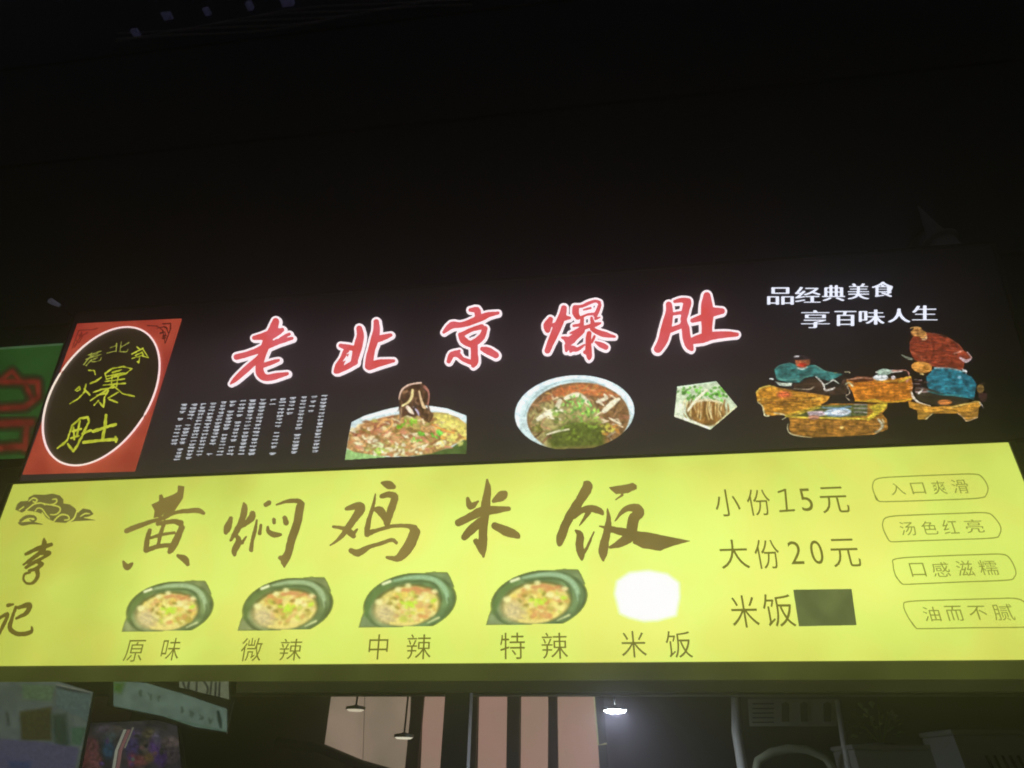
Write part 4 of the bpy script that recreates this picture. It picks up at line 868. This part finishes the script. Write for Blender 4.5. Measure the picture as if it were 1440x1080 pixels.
# conical lamp hanging on the right
CP = Plane((0, WB - .35, 0), 0.0)
tip = CP.hit(1291, 290); bot = CP.hit(1290, 372); cw = abs(CP.hit(1318, 372)[0] - CP.hit(1262, 372)[0]) / 2
lampo = tag(empty('conical_shade', at(*tip), 'dim grey conical shade standing unlit above the white slogan', 'lamp'))
hz = tip[2] - bot[2]
sh_m = mat_solid('dusty_grey_tin', (.42, .42, .46), rough=.7, scale=9, noise=.3)
MB().lathe((0, 0, 0), [(.004, 0), (cw * .35, -hz * .42), (cw * .55, -hz * .60), (cw * .55, -hz * .63)], 20).build('cone', sh_m, lampo)
MB().lathe((0, 0, 0), [(cw * .9, -hz * .64), (cw * .9, -hz * .67), (cw * .7, -hz * .70), (cw * .75, -hz * .82), (cw, -hz * .97), (cw, -hz)], 20).build('skirt', sh_m, lampo)
MB().tube([(0, 0, -hz * .3), (0, .18, -hz * .25), (0, .35, -hz * .25)], .012, 6).build('wall_bracket', steel_dark, lampo)
# small bracket lamp left, its glint put in as a faint glow
SP = Plane((0, WB - .2, 0), 0.0); q0 = SP.hit(76, 426)
so = tag(empty('wall_spotlight', at(*q0), 'tiny grey spotlight with a painted glint on the wall above the green sign', 'lamp'))
MB().tube([(-.03, -.02, .015), (.0, 0, 0), (.05, .02, -.02)], [.026, .022, .016], 10).build('lamp_head', mat_glow('lamp_head_painted_glint', (50, 50, 58), noise=.6, scale=40, base=(.5, .5, .5)), so, True)
MB().tube([(.05, .02, -.02), (.05, .2, -.02)], .01, 6).build('bracket', steel_dark, so)

# neighbouring green sign
GP = Plane((0, YB + .22, 0), R(4))
ga, gb = GP.uv(-90, 497); gc, gd = GP.uv(126, 484); _, ge = GP.uv(20, 645)
GPo = GP.w(0, 0); 
gs = empty('green_lightbox_sign', GP.matrix(), 'dim green neighbouring sign with dark red characters left of the red emblem', 'sign')
gt = (gb + gd) / 2
MB().box(ga, gc, .003, .14, ge, gt).build('housing', housing, gs)
MB().quadsheet([(ga, 0, ge), (gc, 0, ge), (gc, 0, gt), (ga, 0, gt)]).build('backlit_face', mat_glow('dim_green_face', (30, 68, 24), noise=.2, scale=3, rgb2=(40, 82, 34), base=(.03, .08, .03)), gs)
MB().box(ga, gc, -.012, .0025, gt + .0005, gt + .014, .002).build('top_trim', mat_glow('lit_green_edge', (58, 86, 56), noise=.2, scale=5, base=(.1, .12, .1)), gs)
gcp = Crop(0, 380, 3.375)
rr = mat_glow('dark_red_print', (84, 26, 16), noise=.2, scale=6, rgb2=(98, 34, 22))
def soft_print(shapes, x0, y0, x1, y1):
    P = Pic(x0, y0, x1, y1, .6); P.put(field(shapes, P.X, P.Y), (98, 30, 22), soft=11, vary=.2, vs=9); P.feather((32, 68, 26)); P.build('printed_character', GP, .003, PR, gs)
soft_print([gcp.L(20, (-60, 540), (10, 520), (60, 480), (90, 520)), gcp.L(24, (-60, 530), (180, 530), (185, 600), (120, 650), (-60, 660)), gcp.L(22, (120, 540), (160, 620)), ('h', [gcp.p(a) for a in ((30, 570), (110, 560), (115, 610), (50, 630))])], -40, 505, 70, 585)
soft_print([gcp.L(28, (-60, 730), (150, 725)), gcp.L(26, (-60, 850), (120, 835)), gcp.L(24, (130, 730), (120, 850)), gcp.L(16, (-60, 790), (-30, 790))], -40, 585, 60, 642)
# tan pillar between the two stalls
pa = GP.hit(60, 650)
pil = MB().box(GP.hit(-120, 700)[0], GP.hit(62, 660)[0], YB + .10, YB + .34, 0, GP.w(0, ge)[2] - .01, .01).build('pillar', mat_solid('tan_tile', (.30, .24, .16), rough=.5, scale=4)); tag(pil, 'tan pillar standing under the green sign beside the yellow sign end', 'pillar')

# ================================================================== THE STALL UNDER THE SIGNS
ZB = LOW.o[2] - .10 * math.cos(LEAN)
IY0 = YB + .10; IY1 = YB + 2.6; X0, X1 = -4.19, 4.19
stall = empty('food_stall', at(0, IY0, 0), 'dark narrow food stall interior under the yellow menu sign', 'stall')
inner = mat_solid('dark_green_grey_wall', (.26, .27, .22), rough=.7, scale=3, noise=.25)
MB().box(X0, X1, 2.5, 2.6, 0, 2.9).build('back_wall', inner, stall)
MB().box(X0, X1, .25, 2.499, 2.72, 2.8).build('ceiling', inner, stall)
MB().box(X0, X1, .06, .14, ZB - .02, 2.94).build('front_header', inner, stall)
MB().box(X0, X1, .0, .5, .0, 1.05).build('counter', inner, stall)
MB().box(X0, X1, -.06, .55, 1.051, 1.09, .006).build('counter_top', alu, stall)
FP = Plane((0, IY0 + .02, 0), 0.0)
post_m = mat_solid('pale_grey_post', (.6, .62, .68), rough=.5, scale=7)
def front_post(xa, xb, mat, name='post'):
    a = FP.hit(xa, 1000)[0]; b = FP.hit(xb, 1000)[0]
    return MB().box(a, b, -.02, .06, 1.091, ZB + .05, .004).build(name, mat, stall)
front_post(627, 662, post_m)

# back partition with pink-lit panes
KP = Plane((0, IY0 + 1.5, 0), 0.0)
part = empty('glazed_partition', at(0, IY0 + 1.5, 0), 'pale pink glowing glazed partition with dark mullions inside the stall', 'window')
KP2 = KP.o[1]
pk = mat_glow('pink_lit_pane', (146, 122, 104), noise=.08, scale=2, rgb2=(150, 116, 104), base=(.3, .22, .2))
pk2 = mat_glow('beige_lit_pane', (122, 110, 92), noise=.1, scale=2.5, rgb2=(142, 122, 106), base=(.3, .25, .2))
def pane(pts_, mat, name='pane'):
    P3 = [KP.hit(*p) - np.array((0, KP2, 0)) for p in pts_]
    return MB().prism([(p[0], -.0, p[2]) for p in P3], (0, .012, 0)).build(name, mat, part)
pane([(466, 976), (512, 975), (509, 1073), (456, 1050)], pk2); pane([(513.5, 975), (577, 975), (574, 1080), (574, 1100), (510, 1100), (510.5, 1073)], pk2)
pane([(596, 975), (627, 975), (622, 1120), (590, 1120)], pk); pane([(674, 975), (713, 975), (711, 1120), (671, 1120)], pk)
pane([(733, 975), (771, 975), (770, 1120), (732, 1120)], pk); pane([(784, 975), (836, 975), (846, 1120), (786, 1120)], pk)
mul = mat_solid('brown_mullion', (.13, .10, .07), rough=.5, scale=5)
mg = mat_solid('green_grey_mullion', (.14, .16, .11), rough=.5, scale=5)
def mull(x0, x1, mat, y0=958, yb=1130, name='mullion'):
    a = KP.hit(x0, 1020); b = KP.hit(x1, 1020); zt = KP.hit(x0, y0)[2]; zb = KP.hit(x0, yb)[2]
    return MB().box(a[0], b[0], -.03, .03, zb, zt, .003).build(name, mat, part)
mull(577, 594, mul); mull(714, 731, mg); mull(772, 783, mul); mull(664, 671.5, mg)
a = KP.hit(460, 974); b = KP.hit(842, 974); zt = KP.hit(640, 952)[2]
MB().box(a[0] - .03, b[0] + .05, -.035, .035, a[2], zt, .003).build('head_rail', mg, part)
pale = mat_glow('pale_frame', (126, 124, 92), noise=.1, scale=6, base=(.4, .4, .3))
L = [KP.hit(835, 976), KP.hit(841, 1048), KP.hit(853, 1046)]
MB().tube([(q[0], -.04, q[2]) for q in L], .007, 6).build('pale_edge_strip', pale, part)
MB().box(KP.hit(838, 1000)[0], KP.hit(850, 1000)[0], -.02, .03, KP.hit(840, 1130)[2], KP.hit(840, 980)[2], .003).build('jamb', mg, part)
# sloping rail in front of the leftmost pane
L = [KP.hit(395, 1045), KP.hit(455, 1052), KP.hit(512, 1076), KP.hit(560, 1090)]
MB().tube([(q[0], -.07, q[2]) for q in L], [.035, .03, .03, .03], 8).build('sloping_rail', mat_solid('dark_green_rail', (.10, .12, .08), rough=.5), part, True)

def lamp_or_reflection(px, w_px, yoff, col, strength, label, h=.012):
    PL = Plane((0, IY0 + yoff, 0), 0.0); c = PL.hit(*px); r = abs(PL.hit(px[0] + w_px / 2, px[1])[0] - c[0])
    e_ = tag(empty('ceiling_lamp', at(*c), label, 'lamp', 'lit lamps and lamp reflections inside the stall'))
    MB().lathe((0, 0, 0), [(.001, -h), (r * .7, -h), (r * .9, -h * .4), (r * .93, 0)], 28).build('diffuser', mat_glow('lamp_glow_%d' % int(px[0]), col, strength, noise=.05, sample=True), e_)
    MB().lathe((0, 0, 0), [(r * .94, -.004), (r, -.004), (r, .012), (r * .2, .02), (.012, .022)], 28).build('rim', alu, e_)
    MB().tube([(0, 0, .02), (0, 0, 2.72 - c[2] if c[2] < 2.6 else .1)], .006, 6).build('stem', steel_dark, e_)
    return e_
lamp_or_reflection((865, 998), 33, .22, (238, 250, 255), 150.0, 'bright white round ceiling lamp right of the pink panes')
lamp_or_reflection((500, 997), 26, .8, (196, 186, 160), 1.0, 'dim disc added for a lamp reflection before the leftmost pink pane, the higher of the two')  # reflected light spot, built as a dim glowing disc
lamp_or_reflection((568, 1036), 27, .8, (206, 200, 176), 1.1, 'dim disc added for a lamp reflection before the second pink pane, the lower of the two')  # second reflected spot, built the same way

# hung posters at the left
def board(name, pts_, yoff, mat, label, cat, th=.012, back=True):
    PL = Plane((0, IY0 + yoff, 0), 0.0); o_ = PL.hit(*pts_[0]); e_ = tag(empty(name, at(*o_), label, cat))
    P3 = [PL.hit(*p) - o_ for p in pts_]
    MB().prism([(p[0], 0, p[2]) for p in P3], (0, th, 0)).build('backing', mat, e_)
    return PL, o_, e_
PRL = mat_print('print_painted_glow', .7, lit=True)  # hung sheets are not backlit; a dim glow is put in to brighten them
class Shift:
    def __init__(s, pl_, o_): s.p = pl_; s.o_ = o_
    def uvs(s, Q):
        u, v = s.p.uvs(Q); return u + s.p.o[0] - s.o_[0], v + s.p.o[2] - s.o_[2]
pmat = mat_solid('poster_card', (.30, .33, .30), rough=.6, scale=4)
PL, o_, e_ = board('menu_poster', [(-60, 952), (80, 956), (133, 972), (104, 1130), (-60, 1130)], .05, pmat, 'pale green and blue menu poster hanging at the left under the yellow sign', 'poster')
P = Pic(-40, 952, 134, 1100, .8)
Q = Crop(0, 940, 7.71)
P.poly([(-60, 950), (80, 957), (132, 973), (108, 1100), (-60, 1100)], (80, 90, 84), vary=.1, vs=10)
P.poly(pl(Q, (245, 170), (600, 190), (560, 360), (250, 330)), (78, 100, 72), grow=False, soft=6); P.poly(pl(Q, (620, 190), (990, 280), (950, 560), (620, 420)), (74, 92, 88), grow=False, soft=4)
P.poly(pl(Q, (220, 470), (560, 420), (560, 780), (240, 780)), (58, 58, 34), grow=False, soft=5); P.poly(pl(Q, (560, 500), (720, 500), (760, 860), (600, 840)), (44, 60, 48), grow=False, soft=8); P.poly(pl(Q, (780, 640), (940, 640), (880, 830), (780, 820)), (58, 86, 66), grow=False, soft=5)
P.poly(pl(Q, (-300, 740), (250, 780), (500, 800), (860, 860), (800, 1200), (-300, 1200)), (72, 72, 92), grow=False, soft=5, vary=.08); P.poly(pl(Q, (100, 1000), (350, 1010), (330, 1090), (100, 1080)), (54, 62, 88), grow=False, soft=5)
P.line(pl(Q, (620, 200, 8), (760, 235, 14), (980, 275, 6)), (44, 52, 54), grow=False, soft=2); P.line(pl(Q, (620, 175, 7), (800, 215, 8), (980, 258, 7)), (112, 116, 104), grow=False, soft=1.5); P.line(pl(Q, (80, 480, 14), (100, 600, 18)), (62, 70, 62), grow=False, soft=4)
P.build('printed_sheet', Shift(PL, o_), .003, PRL, e_)
# sloping green-white banner with dark characters
PL, o_, e_ = board('sloping_banner', [(158, 952), (200, 954), (328, 985), (318, 1032), (262, 1024), (150, 992)], -.03, pmat, 'pale green banner sloping down to the right below the yellow sign', 'banner')
P = Pic(140, 945, 335, 1036, .9); Q = Crop(120, 940, 6.545)
P.poly(pl(Q, (260, 110), (560, 130), (900, 230), (1310, 370), (1310, 590), (1000, 540), (700, 440), (260, 350)), (92, 112, 100), vary=.08, vs=10)
P.poly(pl(Q, (260, 130), (370, 130), (330, 230), (260, 210)), (60, 92, 40), grow=False, soft=8)
P.line(pl(Q, (280, 355, 5), (700, 445, 5), (1300, 582, 6)), (70, 98, 80), grow=False, soft=3)
for x0_, y0_, n_ in ((510, 230, 3), (900, 390, 4)):
    for i in range(n_):
        x = x0_ + i * 85; y = y0_ + i * 28
        for _ in range(4): P.line(pl(Q, (x + rnd.uniform(-22, 22), y + rnd.uniform(-36, 36), 5), (x + rnd.uniform(-22, 22), y + rnd.uniform(-36, 36), 5)), (54, 72, 58), grow=False, soft=2, op=.85)
P.line(pl(Q, (1225, 400, 14), (1240, 480, 18), (1250, 540, 10)), (34, 50, 44), grow=False, soft=3)
P.build('printed_sheet', Shift(PL, o_), .003, PRL, e_)
# white card with big cut-off figures behind the banner
PL, o_, e_ = board('white_card_sign', [(252, 950), (322, 950), (323, 1000), (285, 990), (252, 976)], .0, mat_solid('white_card', (.5, .5, .46), rough=.6, scale=5), 'white card with tall cut-off black figures behind the sloping banner', 'sign')
P = Pic(250, 948, 324, 1000, 1.2)
P.poly([(252, 948), (322, 948), (323, 1000), (285, 990), (252, 976)], (104, 110, 88), vary=.06)
for pts_ in ([(900, 120, 9), (925, 200, 9), (920, 250, 9)], [(960, 110, 9), (950, 190, 13), (990, 210, 9)], [(1030, 120, 9), (1020, 270, 11)], [(1080, 100, 9), (1130, 180, 9), (1110, 260, 10), (1070, 300, 15)], [(1165, 120, 9), (1150, 300, 9), (1190, 320, 11), (1205, 130, 9)], [(1240, 110, 9), (1230, 330, 11)], [(900, 250, 8), (950, 245, 7)]):
    P.line(pl(Q, *pts_), (40, 46, 40), grow=False, soft=1)
P.build('printed_sheet', Shift(PL, o_), .003, PRL, e_)
# leaning display in place of packets; glow and pale edges are painted in
PL, o_, e_ = board('packet_stand_in', [(108, 1016), (250, 1010), (262, 1130), (84, 1130)], .3, mat_solid('packet_stand_in_case', (.05, .05, .05), rough=.4), 'dim stand-in for packets, a display of dark red, blue and violet pictures with a painted-in glow and pale slanting edge', 'display', th=.03)
P = Pic(84, 1008, 262, 1118, 1.0); Q = Crop(120, 940, 6.545)
P.poly([(109, 1017), (249, 1011), (261, 1130), (86, 1130)], (44, 42, 46), vary=.25, vs=8)
def qe(x, y, rx, ry, c, so=6): P.ell(*Q.p((x, y)), rx, ry, c, grow=False, soft=so, vary=.3)
for a_ in ((40, 730, 14, 16, (76, 46, 50)), (80, 850, 12, 14, (86, 54, 56)), (-20, 820, 9, 18, (80, 44, 44)), (215, 740, 8, 14, (34, 56, 72)), (230, 620, 9, 8, (56, 66, 66)), (180, 560, 12, 6, (66, 60, 70)), (430, 720, 10, 16, (48, 42, 72)), (460, 600, 9, 8, (66, 58, 76)), (600, 600, 10, 7, (74, 70, 52)), (560, 720, 8, 9, (66, 62, 56)), (640, 740, 8, 18, (62, 44, 86)), (660, 640, 5, 9, (76, 72, 88)), (500, 850, 12, 8, (88, 52, 52)), (590, 820, 7, 7, (80, 66, 44)), (800, 680, 13, 8, (80, 70, 70)), (780, 800, 14, 12, (54, 48, 54)), (430, 850, 5, 10, (104, 44, 66)), (700, 830, 8, 12, (52, 36, 74)), (300, 560, 10, 4, (70, 66, 62))): qe(*a_)
for i in range(14): qe(rnd.uniform(-60, 820), rnd.uniform(560, 960), rnd.uniform(2, 4), rnd.uniform(2, 5), [(96, 70, 72), (30, 30, 34), (70, 78, 72), (60, 46, 80)][rnd.randrange(4)], 2)
P.build('painted_glow_sheet', Shift(PL, o_), .003, PRL, e_)
L = [PL.hit(x, y) - o_ for x, y in ((155, 1124), (166, 1055), (178, 1026))]
MB().tube([q + np.array((0, -.012, 0)) for q in L], .007, 8).build('painted_pale_edge', mat_glow('pale_edge_painted_light', (112, 116, 104), noise=.15, base=(.6, .6, .5)), e_, True)
MB().tube([q + np.array((.022, -.010, 0)) for q in L], .008, 8).build('painted_pink_edge', mat_glow('pink_edge_painted_light', (94, 66, 66), noise=.15, base=(.4, .2, .2)), e_, True)
MB().tube([q + np.array((.042, -.010, .01)) for q in L[1:]], .004, 8).build('painted_thin_edge', mat_glow('thin_edge_painted_light', (92, 92, 78), noise=.15, base=(.4, .4, .3)), e_, True)

# right: white tubular rack with a panel
RP = Plane((0, IY0 + .55, 0), 0.0)
r0 = RP.hit(1034, 1130)
rack = tag(empty('display_rack', at(*r0), 'grey-white tubular rack with a panel across its top at the right', 'rack'))
rm = mat_solid('white_tube', (.75, .75, .75), rough=.4, scale=7)
def rk(*p): return [RP.hit(*q) - r0 for q in p]
MB().tube(rk((1035, 978), (1036, 1030), (1044, 1080), (1052, 1130)), .026, 10).build('left_upright', rm, rack, True)
MB().tube(rk((1178, 984), (1186, 1040), (1193, 1080), (1200, 1130)), .015, 10).build('right_upright', rm, rack, True)
c4 = rk((1052, 983), (1174, 983), (1177, 1021), (1054, 1021)); MB().prism([tuple(q) for q in c4], (0, .015, 0)).build('top_panel', mat_solid('grey_panel', (.5, .5, .46), rough=.6, scale=6), rack)
for i in range(5):
    y = 990 + i * 6.5; c4 = rk((1058, y), (1088, y - .2)); MB().tube([q + np.array((0, -.004, 0)) for q in c4], .003, 5).build('slot', mat_solid('dark_slot', (.03, .03, .03)), rack)
for x in (1104, 1130, 1163):
    c4 = rk((x - 5, 1015), (x - 5, 990), (x, 987), (x + 5, 990), (x + 5, 1015)); MB().prism([tuple(q + np.array((0, -.008, 0))) for q in c4], (0, .006, 0)).build('hook_plate', mat_solid('dark_plate', (.09, .09, .08)), rack)
MB().tube(rk((1056, 1110), (1066, 1070), (1085, 1058), (1108, 1053), (1135, 1054), (1160, 1065), (1172, 1082), (1178, 1110)), .02, 8).build('arched_rail', mat_solid('olive_tube', (.45, .48, .35), rough=.4), rack, True)
# plant with a white flower
VP_ = Plane((0, IY0 + .6, 0), 0.0)
pb = VP_.hit(1240, 1050)
plant = tag(empty('potted_plant', at(*pb), 'small leafy plant with one white flower right of the display rack', 'plant'))
lf = mat_solid('leaf_green', (.34, .42, .20), rough=.5, scale=20, noise=.5)
MB().lathe((0, 0, -.12), [(.001, 0), (.05, 0), (.07, .12), (.075, .12), (.075, .135), (.001, .125)], 18).build('pot', mat_solid('grey_pot', (.16, .16, .15)), plant)
mb = MB(); r2 = random.Random(3)
for i in range(46):
    th = r2.uniform(0, 6.28); el = r2.uniform(.15, 1.3); L_ = r2.uniform(.06, .2); d = np.array((math.cos(th) * math.cos(el), math.sin(th) * math.cos(el), math.sin(el)))
    c = d * L_ + np.array((0, 0, .02)); s_ = np.cross(d, (0, 0, 1.0)); s_ = s_ / (np.linalg.norm(s_) + 1e-6); l_ = r2.uniform(.03, .055); w_ = l_ * .32
    dn = np.array((0, 0, -.3 * l_)); k_ = len(mb.v); mb.v += [tuple(c), tuple(c + d * l_ * .5 + s_ * w_), tuple(c + d * l_ + dn), tuple(c + d * l_ * .5 - s_ * w_)]; mb.f += [(k_, k_ + 1, k_ + 2), (k_, k_ + 2, k_ + 3)]
mb.build('foliage', lf, plant)
mb = MB()
for i in range(12):
    th = r2.uniform(0, 6.28); mb.tube([(0, 0, 0), (math.cos(th) * .05, math.sin(th) * .05, .08), (math.cos(th) * .1, math.sin(th) * .1, .15)], .002, 5)
mb.build('stem', lf, plant)
fc = VP_.hit(1247, 1008) - pb + np.array((0, -.06, 0)); mb = MB()
for i in range(5):
    th = i * 1.2566; a_ = np.array((math.cos(th), -.3, math.sin(th))); b_ = np.array((math.cos(th + .6), -.2, math.sin(th + .6))); c_ = np.array((math.cos(th - .6), -.2, math.sin(th - .6)))
    mb.quadsheet([fc, fc + b_ * .018, fc + a_ * .030, fc + c_ * .018])
mb.build('flower', mat_solid('white_petal', (.75, .75, .66), rough=.5), plant)
fc2 = VP_.hit(1256, 972) - pb; mb = MB(); mb.lathe(tuple(fc2), [(.001, -.02), (.014, -.01), (.016, .006), (.001, .02)], 10); mb.build('bud', mat_solid('pale_bud', (.3, .32, .2)), plant, True)
# grey boxes at the lower right
def crate(name, x0, y0, x1, y1, yoff, col, label, cat, dep=.3):
    Q_ = Plane((0, IY0 + yoff, 0), 0.0); a = Q_.hit(x0, y1); b = Q_.hit(x1, y0); w3 = (b[0] - a[0]) / 2; h3 = b[2] - a[2]
    e_ = tag(empty(name, at((a[0] + b[0]) / 2, a[1], a[2]), label, cat))
    mt = mat_solid('%s_%d' % (name, int(x0)), col, rough=.6, scale=5)
    MB().box(-w3, w3, 0, dep, 0, h3 - .021, .006).build('body', mt, e_)
    MB().box(-w3 - .006, w3 + .006, -.006, dep + .006, h3 - .02, h3, .004).build('lid', mt, e_)
    return e_, w3, h3, mt
crate('storage_box', 1222, 1048, 1352, 1130, .45, (.45, .45, .42), 'wide grey box under the plant at the lower right', 'box')
e_, w3, h3, mt = crate('vented_cabinet', 1376, 1026, 1500, 1130, .2, (.45, .45, .48), 'grey cabinet with slanting dark vents at the lower right corner', 'cabinet')
for i in range(8):
    x = -w3 + .10 + i * .033; MB().prism([(x, -.004, h3 - .10), (x + .012, -.004, h3 - .10), (x + .03, -.004, .02), (x + .018, -.004, .02)], (0, .003, 0)).build('vent_slot', mat_solid('dark_slot', (.03, .03, .03)), e_)

# ================================================================== HAZE VOLUME ADDED FOR LENS BLOOM
HZ = 0.050
m, n, l = new_mat('bloom_haze'); o = n.new('ShaderNodeOutputMaterial'); v = n.new('ShaderNodeVolumePrincipled')
v.inputs['Color'].default_value = (.80, .76, 1.0, 1); v.inputs['Density'].default_value = HZ; v.inputs['Anisotropy'].default_value = .82
l.new(v.outputs[0], o.inputs['Volume'])
hz_ = MB().box(-20.5, 20.5, -20.5, 20.5, -1.2, 16.5).build('added_haze', m); tag(hz_, kind='stuff')
